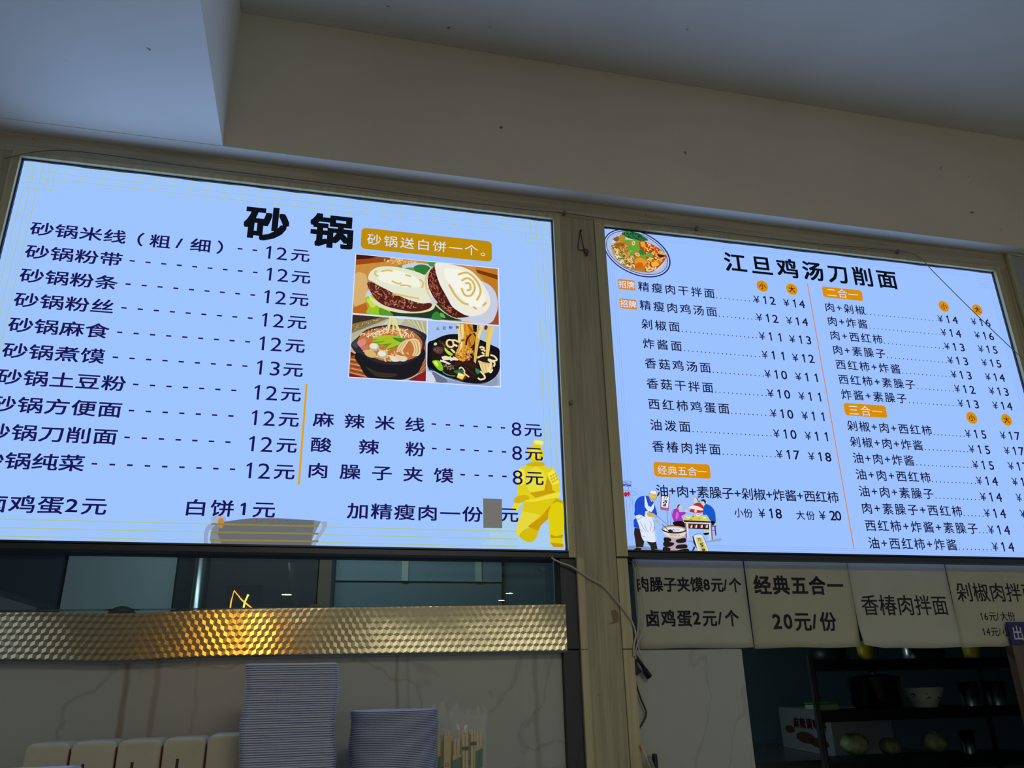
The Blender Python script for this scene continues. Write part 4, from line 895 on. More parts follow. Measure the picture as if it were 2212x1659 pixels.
# ------------------------------------------------------------------ foil strip (embossed stacked-cube pattern)
def foil():
    mb = MB()
    a = .0094
    wd = math.sqrt(3) * a
    d = .00016
    X0, X1 = -1.05, .6165

    def top(x):
        t = (x + .66) / 1.28
        return 1.7275 + .020 * max(0, t) - .006 * math.exp(-((x + .40) / .12) ** 2)

    def bot(x):
        t = (x + .66) / 1.28
        return 1.6325 + .005 * t - .007 * math.exp(-((x + .42) / .14) ** 2)

    def P(x, z, h):
        # rows live in a unit strip and follow the sagging edges
        zz = bot(x) + (z / .105) * (top(x) - bot(x))
        return (x, -.030 - h + .00022 * math.sin(x * 17 + z * 20), zz)
    nrow = int(.105 / (1.5 * a)) + 1
    for r in range(-1, nrow + 1):
        for cidx in range(int((X1 - X0) / wd) + 2):
            cx = X0 + (cidx + (r % 2) * .5) * wd
            cz = r * 1.5 * a + .004
            ctr = (cx, cz)
            hv = [(cx + a * math.sin(math.radians(60 * k)), cz + a * math.cos(math.radians(60 * k))) for k in range(6)]
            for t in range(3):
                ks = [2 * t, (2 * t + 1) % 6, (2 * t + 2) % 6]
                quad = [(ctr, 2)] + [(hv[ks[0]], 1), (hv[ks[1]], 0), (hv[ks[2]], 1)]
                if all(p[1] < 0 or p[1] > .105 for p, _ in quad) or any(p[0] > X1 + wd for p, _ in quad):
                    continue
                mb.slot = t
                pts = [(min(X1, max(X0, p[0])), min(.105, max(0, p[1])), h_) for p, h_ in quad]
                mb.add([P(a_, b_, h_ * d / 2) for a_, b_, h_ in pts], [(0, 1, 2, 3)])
    # bottom fold and right-hand wrapped end
    mb.slot = 3
    n = 60
    v = []
    for i in range(n + 1):
        x = X0 + (X1 - X0) * i / n
        v += [(x, -.030, bot(x)), (x, -.026, bot(x) - .0045), (x, -.012, bot(x) - .006), (x, .010, bot(x) - .003)]
    f = []
    for i in range(n):
        for k in range(3):
            f.append((4 * i + k, 4 * i + 4 + k, 4 * i + 5 + k, 4 * i + 1 + k))
    mb.add(v, f)
    mb.add([(X1, -.0305, bot(X1)), (X1, .010, bot(X1)), (X1, .010, top(X1)), (X1, -.0305, top(X1))], [(0, 1, 2, 3)])
    mb.add([(X0, -.030, top(X0)), (X0, .010, top(X0)), (X1, .010, top(X1)), (X1, -.030, top(X1))], [(0, 1, 2, 3)])
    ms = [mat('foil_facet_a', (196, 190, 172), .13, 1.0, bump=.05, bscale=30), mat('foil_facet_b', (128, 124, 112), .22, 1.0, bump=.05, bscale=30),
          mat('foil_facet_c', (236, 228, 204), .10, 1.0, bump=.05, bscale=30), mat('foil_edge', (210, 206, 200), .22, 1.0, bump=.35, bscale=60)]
    o = mb.build('foil_strip', ms)
    return tag(o, 'shiny silver foil strip with stacked cube pattern across the left wall', 'foil tape')


foil()

# ------------------------------------------------------------------ paper notices
M_PAPER = mat('white_paper', (176, 178, 164), .8, var=.05, vscale=9)
M_PAPER2 = mat('yellowed_paper', (174, 175, 153), .8, var=.07, vscale=7)
M_PINK = mat('black_marker_print', (16, 16, 30), .7)


def paper(x0, x1, z0, z1, texts, label, m, skew=0.0, curl=0.0):
    y = .050
    nx, nz = 16, 12
    mb = MB()

    def pos(u, t, off=0.0):
        x = x0 + (x1 - x0) * u + skew * (1 - t)
        z = z0 + (z1 - z0) * t + .0012 * math.sin(u * 9 + x0 * 20) * (1 - t)
        c = curl * max(0, (.25 - t)) * max(0, (.2 - u) if curl > 0 else 0) * 30
        yy = y - .004 * math.sin(math.pi * u) * (.3 + .7 * (1 - t)) - .0025 * math.sin(u * 7 + t * 4 + x0 * 9) * (1 - t)
        return (x, yy - c * .02 - off, z + c * .02)
    v, f = [], []
    for j in range(nz + 1):
        for i in range(nx + 1):
            v.append(pos(i / nx, j / nz))
    for j in range(nz):
        for i in range(nx):
            k = j * (nx + 1) + i
            f.append((k, k + 1, k + nx + 2, k + nx + 1))
    mb.add(v, f)
    o = mb.build('paper_notice', m, smooth=True, loc=((x0 + x1) / 2, y, z0))
    sol = o.modifiers.new('thickness', 'SOLIDIFY')
    sol.thickness = .0004
    sol.offset = 1
    tag(o, label, 'notice', 'paper notices under the right menu board')
    mb = MB()
    for tx, a, b, zc, ez, ex, bd in texts:
        run(mb, tx, a, b, zc, ez, ex, 0, bd)
    mb.v = [(p[0], pos((p[0] - x0) / (x1 - x0), (p[2] - z0) / (z1 - z0))[1] - .0010, p[2]) for p in mb.v]
    mb.build('printed_text', M_PINK, o)
    return o


K = 1.0235


def kx(x):
    return x * K


def kz(z):
    return 1.55 + (z - 1.55) * K


PT = lambda t, a, b, z, ez, ex, bd=.0: (t, kx(a), kx(b), kz(z), ez * K, ex * K, bd)
paper(kx(.819), kx(1.1455), kz(1.6405), kz(1.874), [PT('肉臊子夹馍8元/个', .8278, 1.1315, 1.8034, .040, .0385, .022), PT('卤鸡蛋2元/个', .8464, 1.1105, 1.7162, .044, .0425, .024)],
      'white paper notice with two price lines, leftmost of the row beside the pillar', M_PAPER)
paper(kx(1.1485), kx(1.4735), kz(1.6390), kz(1.872), [PT('经典五合一', 1.1702, 1.4477, 1.804, .053, .053, .028), PT('20元/份', 1.2125, 1.4076, 1.7074, .053, .053, .022)],
      'yellowed paper notice with a bold twenty yuan price', M_PAPER2, .002, 0)
paper(kx(1.4750), kx(1.8030), kz(1.6350), kz(1.870), [PT('香椿肉拌面', 1.4984, 1.7816, 1.7514, .060, .0575, .006)],
      'white paper notice with one thin line of five characters', M_PAPER, .002, .35)
paper(kx(1.8055), kx(2.1400), kz(1.6350), kz(1.868), [PT('剁椒肉拌面', 1.8231, 2.109, 1.789, .058, .0575, .006), PT('16元/大份', 1.887, 2.0079, 1.7203, .028, .027, .006), PT('14元/小份', 1.8831, 2.0003, 1.6771, .028, .027, .006)],
      'paper notice at the right edge with two small price lines, partly covered', M_PAPER2)
e = MB().box(kx(1.958), kx(2.16), .030, .034, kz(1.6405), kz(1.7035)).build('blue_notice', mat('blue_plastic_sign', (14, 18, 84), .5), loc=(kx(2.05), .03, kz(1.64)))
tag(e, 'small dark blue sign with white characters over the last paper notice', 'notice')
mb = MB()
run(mb, '出餐口', kx(1.9714), kx(2.1155), kz(1.6722), .044, .040, .0295, .01)
mb.build('printed_text', mat('white_lettering', (190, 196, 214), .6), e)

# ------------------------------------------------------------------ string, clips, cords on the wall
def sweep(name, pts, r, m, label, cat, n=6, ns=6, group=None):
    o = MB().tube(smooth_pts(pts, False, ns), r, n).build(name, m, smooth=True, loc=pts[0])
    return tag(o, label, cat, group)


M_STRING = mat('grey_string', (86, 82, 76), .8)
ys = -.022
sweep('string', [(-.869, ys, 2.879), (-.735, ys, 2.926), (-.43, ys, 2.923), (-.13, ys, 2.922), (.215, ys, 2.917), (.54, ys, 2.913), (.665, ys, 2.917), (.87, ys, 2.913), (1.112, ys, 2.918), (1.44, ys, 2.914),
                 (1.862, ys, 2.924), (1.945, -.028, 2.903), (1.985, -.03, 2.853), (2.11, -.034, 2.705), (2.25, -.034, 2.558), (2.40, -.034, 2.42)], .0013, M_STRING,
      'thin grey string along the top rail and slanting over the right menu board', 'string')
M_CLIP = mat('grey_plastic_clip', (120, 118, 108), .5)
for x, z, lab in ((.672, 2.922, 'grey cable clip above the wooden pillar'), (1.118, 2.922, 'grey cable clip above the round plate photo'), (1.872, 2.927, 'grey cable clip where the string turns downward')):
    c = thing('cable_clip', (x, -.010, z), lab, 'clip', 'cable clips on the top rail')
    MB().rrect(x - .0045, x + .0045, z - .006, z + .006, .003, -.026, -.0095).build('clip_body', M_CLIP, c, bevel=.001)
    MB().lathe([(.0018, -.028), (.0022, -.0255)], x, z, 10, 'y').build('nail_head', M_STEEL, c)
c = thing('cable_clip', (.664, -.014, 2.298), 'grey clip on the pillar beside the left menu board', 'clip')
MB().rrect(.6595, .6685, 2.292, 2.304, .004, -.022, -.0135).build('clip_body', M_CLIP, c, bevel=.001)
# little loop of cord hung on a nail
h = thing('cord_loop', (.722, -.012, 2.864), 'dark loop of cord with a knot hung on a nail in the pillar', 'cord')
mc = mat('dark_cord', (58, 54, 46), .7)
MB().tube(smooth_pts([(.722, -.014, 2.862), (.7165, -.0145, 2.835), (.711, -.015, 2.802), (.716, -.016, 2.796), (.729, -.016, 2.798), (.727, -.015, 2.825), (.7225, -.0145, 2.862)], False, 6), .0013, 6).build('loop', mc, h, True)
MB().tube(smooth_pts([(.727, -.016, 2.798), (.735, -.018, 2.7985), (.7415, -.018, 2.794), (.7405, -.017, 2.786), (.7345, -.017, 2.785), (.730, -.016, 2.796)], False, 6), .0022, 6).build('knot', mc, h, True)
MB().rrect(.7345, .7395, 2.776, 2.788, .002, -.021, -.014).build('tag_end', mc, h, bevel=.001)
MB().lathe([(.0035, -.018), (.0035, -.0165), (.0014, -.016), (.0014, -.009)], .7225, 2.864, 12, 'y').build('nail', mat('dark_nail', (40, 38, 36), .4, .8), h)

tag(MB().add([(.745, -.0104, 1.735), (.757, -.0104, 1.737), (.765, -.0104, 1.726), (.764, -.0104, 1.706), (.752, -.0104, 1.703), (.731, -.0104, 1.699), (.749, -.0104, 1.708), (.746, -.0104, 1.722)], [(0, 1, 2, 3, 4, 5, 6, 7)]).add([(.745, -.01005, 1.735), (.757, -.01005, 1.737), (.765, -.01005, 1.726), (.764, -.01005, 1.706), (.752, -.01005, 1.703), (.731, -.01005, 1.699), (.749, -.01005, 1.708), (.746, -.01005, 1.722)], [(7, 6, 5, 4, 3, 2, 1, 0)]).build('tape_scrap', mat('brown_tape_residue', (120, 102, 72), .6), loc=(.75, -.0102, 1.70)), 'ragged brown tape scrap stuck on the wooden pillar', 'tape scrap')
M_WCORD = mat('off_white_flex', (178, 172, 158), .5)
yc = -.020
sweep('power_cord', [(.590, -.012, 1.868), (.596, -.014, 1.862), (.614, yc, 1.852), (.641, yc, 1.843), (.684, yc, 1.817), (.721, yc, 1.798), (.744, yc, 1.775), (.768, yc, 1.746), (.786, yc, 1.722), (.799, yc, 1.700), (.804, yc, 1.672), (.797, yc, 1.648), (.795, yc, 1.622)], .0024, M_WCORD,
      'off-white cord crossing the pillar from the left menu board', 'cord', 8)
sweep('power_cord', [(.829, .034, 1.868), (.834, .028, 1.846), (.832, .02, 1.79), (.827, .004, 1.735), (.820, -.006, 1.705), (.812, -.012, 1.676), (.812, -.012, 1.645), (.822, -.012, 1.608)], .0020, M_WCORD,
      'off-white cord hanging from the right menu board over the notice', 'cord', 8)
sweep('power_cord', [(.838, .028, 1.866), (.843, .020, 1.842), (.842, .010, 1.79), (.838, -.006, 1.735), (.831, -.018, 1.703), (.824, -.020, 1.678), (.808, -.021, 1.655), (.801, -.021, 1.636), (.800, -.019, 1.616)], .0018, M_WCORD,
      'thin off-white cord hanging close beside the paper notice', 'cord', 8)
M_PLUG = mat('black_plug_plastic', (14, 14, 18), .5)
p = thing('plug_connector', (.818, -.012, 1.59), 'black connector on the slanting end of the hanging cord', 'plug')
MB().tube([(.797, -.013, 1.632), (.803, -.012, 1.622), (.812, -.012, 1.610), (.820, -.012, 1.599)], [.003, .0045, .0045, .0045], 10).build('strain_relief', M_PLUG, p, True)
MB().tube([(.8195, -.012, 1.600), (.823, -.012, 1.593), (.827, -.012, 1.585), (.8365, -.012, 1.571)], [.0048, .006, .0085, .0085], 4).build('plug_body', M_PLUG, p)
p = thing('plug_connector', (.797, -.008, 1.58), 'black angled plug half hidden beside the pillar', 'plug')
MB().box(.7985, .8050, -.018, .0, 1.577, 1.614).build('plug_body', M_PLUG, p, bevel=.002)
MB().tube([(.804, -.009, 1.586), (.811, -.009, 1.588), (.816, -.009, 1.5855)], [.008, .006, .002], 6).build('plug_nose', M_PLUG, p)
sweep('power_cord', [(.8005, -.004, 1.578), (.802, -.004, 1.558), (.811, -.004, 1.524), (.8215, -.004, 1.497), (.8225, -.004, 1.484), (.815, -.004, 1.470), (.800, -.004, 1.450), (.7985, -.004, 1.435)], .0023, mat('black_flex', (10, 10, 14), .45),
      'thin black cord bulging out beside the pillar on the right tile', 'cord', 8)

# ------------------------------------------------------------------ serving ledge and what stands on it
ZL = 1.28
struct(MB().box(-1.6, 2.25, -.55, -.018, ZL - .04, ZL).build('trim_9', M_STEEL, bevel=.003))
mm, nt, b = new_mat('milky_clear_plastic')
b.inputs['Base Color'].default_value = (*lin((184, 194, 220)), 1)
b.inputs['Roughness'].default_value = .25
b.inputs['Transmission Weight'].default_value = 0.0
b.inputs['Subsurface Weight'].default_value = 0.0
b.inputs['Alpha'].default_value = .93
M_PLAS = mm


def lid_mesh(w, dpt, h):
    mb = MB()
    r = .018

    def ring(off, z):
        pts = []
        for sx, sy, a0 in ((1, 1, 0), (-1, 1, 90), (-1, -1, 180), (1, -1, 270)):
            for k in range(5):
                t = math.radians(a0 + 22.5 * k)
                rr = max(.004, r - off)
                pts.append((sx * (w / 2 - off - rr) + rr * math.cos(t), sy * (dpt / 2 - off - rr) + rr * math.sin(t), z))
        return pts
    rings = [ring(.004, 0), ring(0, h * .12), ring(0, h * .55), ring(.0035, h * .68), ring(.0045, h * .95), ring(.012, h * .95), ring(.016, h * .6)]
    v = [p for rg in rings for p in rg]
    n = 20
    f = []
    for i in range(len(rings) - 1):
        for k in range(n):
            f.append((i * n + k, i * n + (k + 1) % n, (i + 1) * n + (k + 1) % n, (i + 1) * n + k))
    f.append(tuple((len(rings) - 1) * n + k for k in range(n)))
    f.append(tuple(range(n))[::-1])
    return mb.add(v, f)


lid = lid_mesh(.176, .125, .0041).build('container_lid', M_PLAS)
tag(lid, 'milky plastic rectangular lid in the tall stack by the chopsticks', 'lid', 'tall stack of rectangular plastic lids')
for i in range(80):
    o = lid if i == 0 else dup(lid)
    z = ZL + .00408 * i
    o.location = (-.028 + .0025 * math.sin(i * .21) + R.uniform(-.0004, .0004) - .0050 * (i / 80), -.27 + R.uniform(-.001, .001), z)
    o.rotation_euler = (0, 0, R.uniform(-.006, .006))
lid2 = lid_mesh(.24, .16, .0085).build('container_lid', M_PLAS)
tag(lid2, 'clear plastic lid in the low pile before the tissue packs', 'lid', 'low pile of clear plastic lids')
for i in range(19):
    o = lid2 if i == 0 else dup(lid2)
    o.location = (-.492 + R.uniform(-.003, .003), -.42, ZL + .0086 * i)
    o.rotation_euler = (0, 0, R.uniform(-.03, .03))
mb = MB()
mb.lathe([(.080, 0), (.0845, .0003), (.0872, .0010), (.0878, .0022), (.0868, .0029), (.0835, .0029), (.079, .0012), (.0, .0012)], 0, 0, 48, cap=False)
mb.add([(.080 * math.cos(2 * math.pi * k / 48), .080 * math.sin(2 * math.pi * k / 48), 0) for k in range(48)], [tuple(range(48))[::-1]])
rlid = mb.build('round_lid', M_PLAS)
tag(rlid, 'milky round plastic lid in the shorter stack', 'lid', 'shorter stack of round plastic lids')
nb = 78
for i in range(nb):
    o = rlid if i == 0 else dup(rlid)
    o.location = (.172 + .0012 * math.sin(i * .3) + R.uniform(-.0003, .0003), -.27, ZL + .00304 * i)

# tissue packs
M_TIS = mat('cream_wrapper', (178, 175, 152), .7, var=.05, vscale=20, bump=.35, bscale=55)
M_RED = mat('dark_red_seal', (120, 34, 34), .6)
M_BAR = mat('black_print_mark', (24, 24, 24), .6)


def pack(x0, x1, zt, yb, label, mark):
    e = thing('tissue_pack', ((x0 + x1) / 2, yb, ZL), label, 'tissue pack', 'row of wrapped tissue packs')
    mb = MB()
    nx = 12
    prof = []
    r = .014
    pts = []
    for cx, cz, a0 in ((x1 - r, zt - r, 0), (x0 + r, zt - r, 90)):
        for k in range(6):
            t = math.radians(a0 + 18 * k)
            pts.append((cx + r * math.cos(t), cz + r * math.sin(t)))
    pts += [(x0 + .0008, ZL + .004), (x0 + .006, ZL), (x1 - .006, ZL), (x1 - .0008, ZL + .004)]
    n = len(pts)
    cx = (x0 + x1) / 2
    lay = [(-.052, .86), (-.050, .95), (-.044, 1), (.040, 1), (.046, .95)]
    v = []
    for dy, s in lay:
        for x, z in pts:
            v.append((cx + (x - cx) * s, yb + dy, ZL + (z - ZL) * (1 - (1 - s) * .35)))
    f = [tuple(range(n)), tuple((len(lay) - 1) * n + k for k in range(n))[::-1]]
    for i in range(len(lay) - 1):
        for k in range(n):
            f.append((i * n + k, i * n + (k + 1) % n, (i + 1) * n + (k + 1) % n, (i + 1) * n + k))
    mb.add(v, f)
    mb.build('wrapper', M_TIS, e, bevel=.002)
    s = MB().box(x1 - .0010, x1 + .0006, yb - .049, yb + .036, ZL + .01, zt - .012).build('seal', M_RED, e, bevel=.001)
    s['label'] = 'dark red seam'
    a, b, zb = mark
    k = MB().box(x0 + a, x0 + a + .0052, yb - .0524, yb - .0515, zb, zb + b).build('print_mark', M_BAR, e)
    k['label'] = 'small black bar mark'
    return e


packs = [(-.512, -.4335, 1.473, (.026, .0055, 1.4245)), (-.4325, -.3520, 1.474, (.024, .03, 1.405)), (-.3510, -.2700, 1.474, (.029, .03, 1.405)), (-.2690, -.1890, 1.475, (.028, .024, 1.414)), (-.1880, -.1080, 1.479, (.030, .010, 1.398))]
labs = ['cream tissue pack at the far left of the row, half behind clear lids', 'cream tissue pack, second from the left in the row', 'cream tissue pack in the middle of the row of five',
        'cream tissue pack, second from the tall lid stack', 'cream tissue pack right beside the tall lid stack']
for (a, c, zt, mk), lb in zip(packs, labs):
    pack(a, c, zt, -.15, lb, mk)

# wrapped chopsticks in an open plastic bag
M_BAMB = mat('bamboo', (196, 178, 128), .55, var=.08, vscale=30, stretch=(1, 1, .1))
M_WRAP = mat('clear_yellowed_wrapper', (188, 168, 118), .35, var=.06, vscale=30)
M_GREEN = mat('green_print', (20, 104, 66), .5)
M_DKGRN = mat('dark_green_print', (14, 40, 34), .5)


def chop(x, y, zt, tilt, band, label):
    e = thing('wrapped_chopsticks', (x, y, ZL), label, 'chopsticks', 'wrapped chopsticks in the plastic bag')
    for s in (-.0034, .0034):
        MB().tube([(x + s, y, ZL + .001), (x + s * .95, y, zt)], [.0022, .0029], 8).build('chopstick', M_BAMB, e, True)
    if band == 0:
        mb = MB()
        mb.box(x - .0072, x + .0072, y - .0036, y - .0031, ZL + .012, zt - .030)
        mb.build('paper_sleeve', M_WRAP, e)
        mb = MB()
        for a, b in ((zt - .075, zt - .040), (zt - .082, zt - .078), (zt - .088, zt - .0855)):
            mb.add([(x - .0072, y - .0039, a), (x + .0072, y - .0039, a + .007), (x + .0072, y - .0039, b + .007), (x - .0072, y - .0039, b)], [(0, 1, 2, 3)])
        mb.build('green_band', M_GREEN, e)['label'] = 'slanted green printed band'
    elif band == 1:
        MB().box(x - .0070, x + .0070, y - .0040, y - .0034, zt - .028, zt - .0215).build('green_band', M_DKGRN, e)['label'] = 'narrow dark green band'
    else:
        mb = MB()
        mb.box(x - .0068, x + .0068, y - .0036, y - .0031, ZL + .012, zt - .010)
        mb.build('paper_sleeve', M_WRAP, e)
        mb = MB()
        run(mb, '口', x - .003, x + .003, zt - .062, .009, .008, y - .0039, .01)
        run(mb, '乙', x - .003, x + .003, zt - .077, .009, .008, y - .0039, .01)
        mb.build('printed_text', M_BAR, e)
    e.rotation_euler = (0, tilt, 0)
    return e


cs = [(.262, -.268, 1.462, -.02, 0, 'wrapped chopsticks with a green band nearest the bowls'), (.272, -.250, 1.466, .01, 3, 'plain wrapped chopsticks behind the leftmost pair'), (.2785, -.272, 1.475, .00, 2, 'wrapped chopsticks with small black lettering'),
      (.290, -.252, 1.464, -.01, 3, 'plain chopsticks between the lettered pair and green bands'), (.2955, -.270, 1.459, .015, 0, 'wrapped chopsticks with a green band, second of the green ones'), (.3040, -.266, 1.461, .02, 0, 'wrapped chopsticks with a green band, middle of the bag'),
      (.3105, -.250, 1.475, .0, 3, 'plain chopsticks behind the dark-banded pair'), (.3150, -.274, 1.466, .0, 1, 'bright chopsticks with a narrow dark green band'), (.3245, -.252, 1.476, .01, 3, 'plain chopsticks right of the bright banded pair'),
      (.3320, -.268, 1.474, .01, 1, 'dull chopsticks with a narrow band near the right'), (.3425, -.270, 1.474, .012, 0, 'wrapped chopsticks with a wide green band at the right end')]
for a in cs:
    chop(*a)
mm, nt, b = new_mat('crinkled_clear_bag')
b.inputs['Base Color'].default_value = (*lin((210, 212, 206)), 1)
b.inputs['Roughness'].default_value = .12
b.inputs['Alpha'].default_value = .14
mb = MB()
n, mz = 48, 16
v, f = [], []
rb = random.Random(3)
for j in range(mz + 1):
    t = j / mz
    for k in range(n):
        a = 2 * math.pi * k / n
        cr = 1 + .05 * math.sin(k * 5 + j) + (.10 * math.sin(k * 2.3 + j * .9) if t > .75 else 0) * t
        v.append((.3035 + .056 * cr * math.cos(a), -.262 + .030 * cr * math.sin(a), ZL + .0015 + .232 * t * (1 + (.05 * math.sin(k * 1.7) + .05 * rb.uniform(-1, 1) if j == mz else 0))))
for j in range(mz):
    for k in range(n):
        f.append((j * n + k, j * n + (k + 1) % n, (j + 1) * n + (k + 1) % n, (j + 1) * n + k))
f.append(tuple(range(n))[::-1])
tag(mb.add(v, f).build('plastic_bag', mm, loc=(.3035, -.262, ZL)), 'open crinkled clear plastic bag holding wrapped chopsticks', 'bag')

# black rod and wooden stick beside the pillar
tag(MB().lathe([(.0065, ZL), (.0068, 1.393), (.0050, 1.398)], .8235, -.035, 16).build('black_rod', M_PLUG, smooth=False, loc=(.8235, -.035, ZL)), 'black rod standing upright against the right tile by the pillar', 'rod')
tag(MB().tube([(.842, -.030, ZL), (.7965, -.022, 1.4185)], [.0042, .0040], 8).build('wooden_stick', M_BAMB, smooth=True, loc=(.842, -.030, ZL)), 'thin wooden stick leaning on the pillar behind the black rod', 'stick')
e = tag(MB().tube([(.838, -.060, ZL), (.802, -.052, 1.395)], [.0055, .0045], 10).build('steel_tongs', M_STEEL, smooth=True, loc=(.838, -.06, ZL)), 'slim steel handle leaning beside the wooden stick', 'utensil')

# ------------------------------------------------------------------ kitchen seen through the left glass
q = 4.4 / 3.5


def bx(x):
    return x * q


def bz(z):
    return 1.55 + (z - 1.55) * q


c = thing('steel_cabinet', (-.92, 2.1, 0), 'pale steel wall panel behind the left half of the glass', 'cabinet')
MB().box(bx(-.94), bx(-.545), 2.30, 2.398, 1.6, 2.9).build('panel', mat('pale_grey_panel', (150, 164, 168), .5), c)
c = thing('dark_cabinet', (-1.75, 2.1, 0), 'dark navy cabinet behind the left end of the glass', 'cabinet')
MB().box(-2.6, bx(-.955), 2.26, 2.398, 1.2, 2.9).build('cabinet_body', mat('navy_cabinet', (46, 60, 78), .4), c)
c = thing('dark_cabinet', (-.25, 2.1, 0), 'dark brown-black cabinet behind the glass between the steel pipe and the brown post', 'cabinet')
MB().box(bx(-.415), bx(.005), 2.27, 2.398, 1.2, 2.9).build('cabinet_body', mat('dark_cabinet_front', (62, 62, 68), .4), c)
c = thing('dark_cabinet', (-.63, 2.3, 0), 'narrow dark cabinet behind the glass just left of the steel pipe', 'cabinet')
MB().box(bx(-.54), bx(-.475), 2.31, 2.398, 1.2, 2.9).build('cabinet_body', mat('dark_cabinet_side', (52, 58, 66), .4), c)
c = tag(MB().lathe([(.026, .05), (.026, 2.9)], bx(-.445), 2.2, 20).build('steel_pipe', M_STEEL, smooth=True, loc=(bx(-.445), 2.2, 0)), 'upright shiny steel pipe behind the glass', 'pipe')
hood = thing('wall_panelling', (.55, 2.37, 2.1), 'pale panelled cupboard front behind the right half of the glass', 'cupboard')
MB().box(.10, 1.0, 2.35, 2.398, bz(1.992), 2.85).build('panel_front', mat('hood_panel_grey', (128, 156, 164), .4), hood)
for x in (.355, .676):
    MB().box(bx(x), bx(x) + .035, 2.342, 2.3498, bz(1.992), 2.84).build('seam_strip', mat('pale_strip', (190, 206, 196), .5), hood)
MB().box(.10, 1.0, 2.362, 2.398, 1.3, bz(1.988)).build('lower_panel', mat('lower_panel_grey', (112, 136, 142), .4), hood)
struct(MB().box(bx(.010), bx(.06), 2.28, 2.399, 0, 2.9).build('trim_10', mat('brown_post_paint', (110, 96, 78), .6)))
lamp = thing('dome_lamp', (bx(.443), 1.95, 2.2), 'half-round pale lamp shade behind the glass', 'lamp')
MB().lathe([(.0, bz(2.056)), (.05, bz(2.060)), (.085, bz(2.074)), (.102, bz(2.092)), (.10, bz(2.095)), (.08, bz(2.082)), (.0, bz(2.070))], bx(.443), 1.95, 32, cap=False).build('shade', mat('pale_enamel', (176, 192, 172), .5), lamp, True)
MB().tube([(bx(.443), 1.95, bz(2.066)), (bx(.443), 1.95, 2.949)], .004, 8).build('rod', M_DARK, lamp)
struct(MB().box(-1.6, .613, .075, .45, 1.66, 1.68).build('trim_11', M_STEEL))


def ring_thing(x, z, r0, r1, y, m, label):
    mb = MB()
    mb.lathe([(r0, y), (r1, y), (r1, y + .03), (r0, y + .03), (r0, y)], x, z, 28, 'y', cap=False)
    return tag(mb.build('tape_roll', m, smooth=False, loc=(x, y, z - r1)), label, 'roll', 'rolls behind the glass')


rr = .0235
ring_thing(.001, 1.7365, .012, rr * 2.3 / 2.3, .10, mat('tan_tape', (150, 130, 90), .6), 'tan ring roll standing behind the glass above the foil')
bo = MB().lathe([(.050, 1.6805), (.051, 1.690), (.045, 1.715), (.028, 1.735), (.022, 1.738), (.022, 1.744), (.0, 1.744)], -.29, .2, 28, cap=False).build('upturned_bowl', mat('grey_bowl', (130, 150, 142), .4), smooth=True, loc=(-.29, .2, 1.68))
tag(bo, 'pale bowl upside down behind the glass left of the orange reflection', 'bowl')
ring_thing(-.455, 1.720, .020, .040, .16, mat('dark_olive_roll', (70, 72, 52), .6), 'dark roll standing behind the glass near the left')

# ------------------------------------------------------------------ kitchen through the serving hatch
s = 3.05 / 3.2


def rx(x):
    return x * s


def rz(z):
    return 1.55 + (z - 1.55) * s


Y0 = 1.05
rack = thing('storage_rack', (rx(2.65), 1.2, 0), 'dark shelving rack seen through the serving hatch', 'rack')
XR0, XR1 = rx(2.095), rx(3.20)
SH = [rz(1.642), rz(1.437), rz(1.24)]
for z in SH:
    q4 = [(XR0, Y0 + .002), (XR1, Y0 + .002), (XR1, 1.33), (XR0 + .19, 1.33)]
    MB().add([(x, y, z - .042) for x, y in q4] + [(x, y, z) for x, y in q4], [(3, 2, 1, 0), (4, 5, 6, 7), (0, 1, 5, 4), (1, 2, 6, 5), (2, 3, 7, 6), (3, 0, 4, 7)]).build('shelf', M_DARK, rack, bevel=.002)
for x in (XR0 - .018, XR1 - .002):
    for y in (Y0 - .012, 1.318):
        MB().box(x + (.19 if y > 1.2 and x < 2.5 else 0), x + .022 + (.19 if y > 1.2 and x < 2.5 else 0), y, y + .014, 0, rz(1.66)).build('post', mat('dull_post_steel', (86, 90, 100), .35, .7), rack, bevel=.001)


def cyl(name, x, zb, r0, r1, h, m, label, cat, y=Y0 + .12, group=None, n=28):
    o = MB().lathe([(r0, zb), (r1, zb + h), (r1 * .9, zb + h), (r0 * .88, zb + .004), (0, zb + .004)], x, y, n, cap=False)
    o.add([(x + r0 * math.cos(2 * math.pi * k / n), y + r0 * math.sin(2 * math.pi * k / n), zb) for k in range(n)], [tuple(range(n))[::-1]])
    return tag(o.build(name, m, smooth=True, loc=(x, y, zb)), label, cat, group)


M_YEL = mat('yellow_plastic', (190, 170, 20), .4)
M_MIRROR = mat('polished_steel', (170, 180, 180), .3, 1.0)
cyl('plastic_cup', rx(2.42), SH[0] + .0003, .030, .036, .075, M_YEL, 'yellow plastic cup on the top shelf near the left', 'cup', Y0 + .06, 'yellow cups on the top shelf')
cyl('plastic_cup', rx(2.99), SH[0] + .0003, .036, .042, .075, M_YEL, 'yellow plastic cup on the top shelf at the right', 'cup', Y0 + .06, 'yellow cups on the top shelf')
cyl('steel_mug', rx(2.655), SH[0] + .0003, .036, .036, .085, M_MIRROR, 'shiny steel mug in the middle of the top shelf', 'mug', Y0 + .06)
cyl('dark_pan', rx(2.79), SH[0] + .0003, .055, .060, .05, M_DARK, 'dark pan beside the steel mug on the top shelf', 'pan', Y0 + .09)
cyl('dark_pan', rx(2.27), SH[0] + .0003, .075, .080, .045, M_DARK, 'wide dark pan at the left end of the top shelf', 'pan', Y0 + .11)
cyl('steel_canister', rx(2.925), SH[1] + .0003, .040, .040, .098, M_MIRROR, 'steel canister right of the patterned bowl', 'canister', Y0 + .06, 'steel canisters on the second shelf')
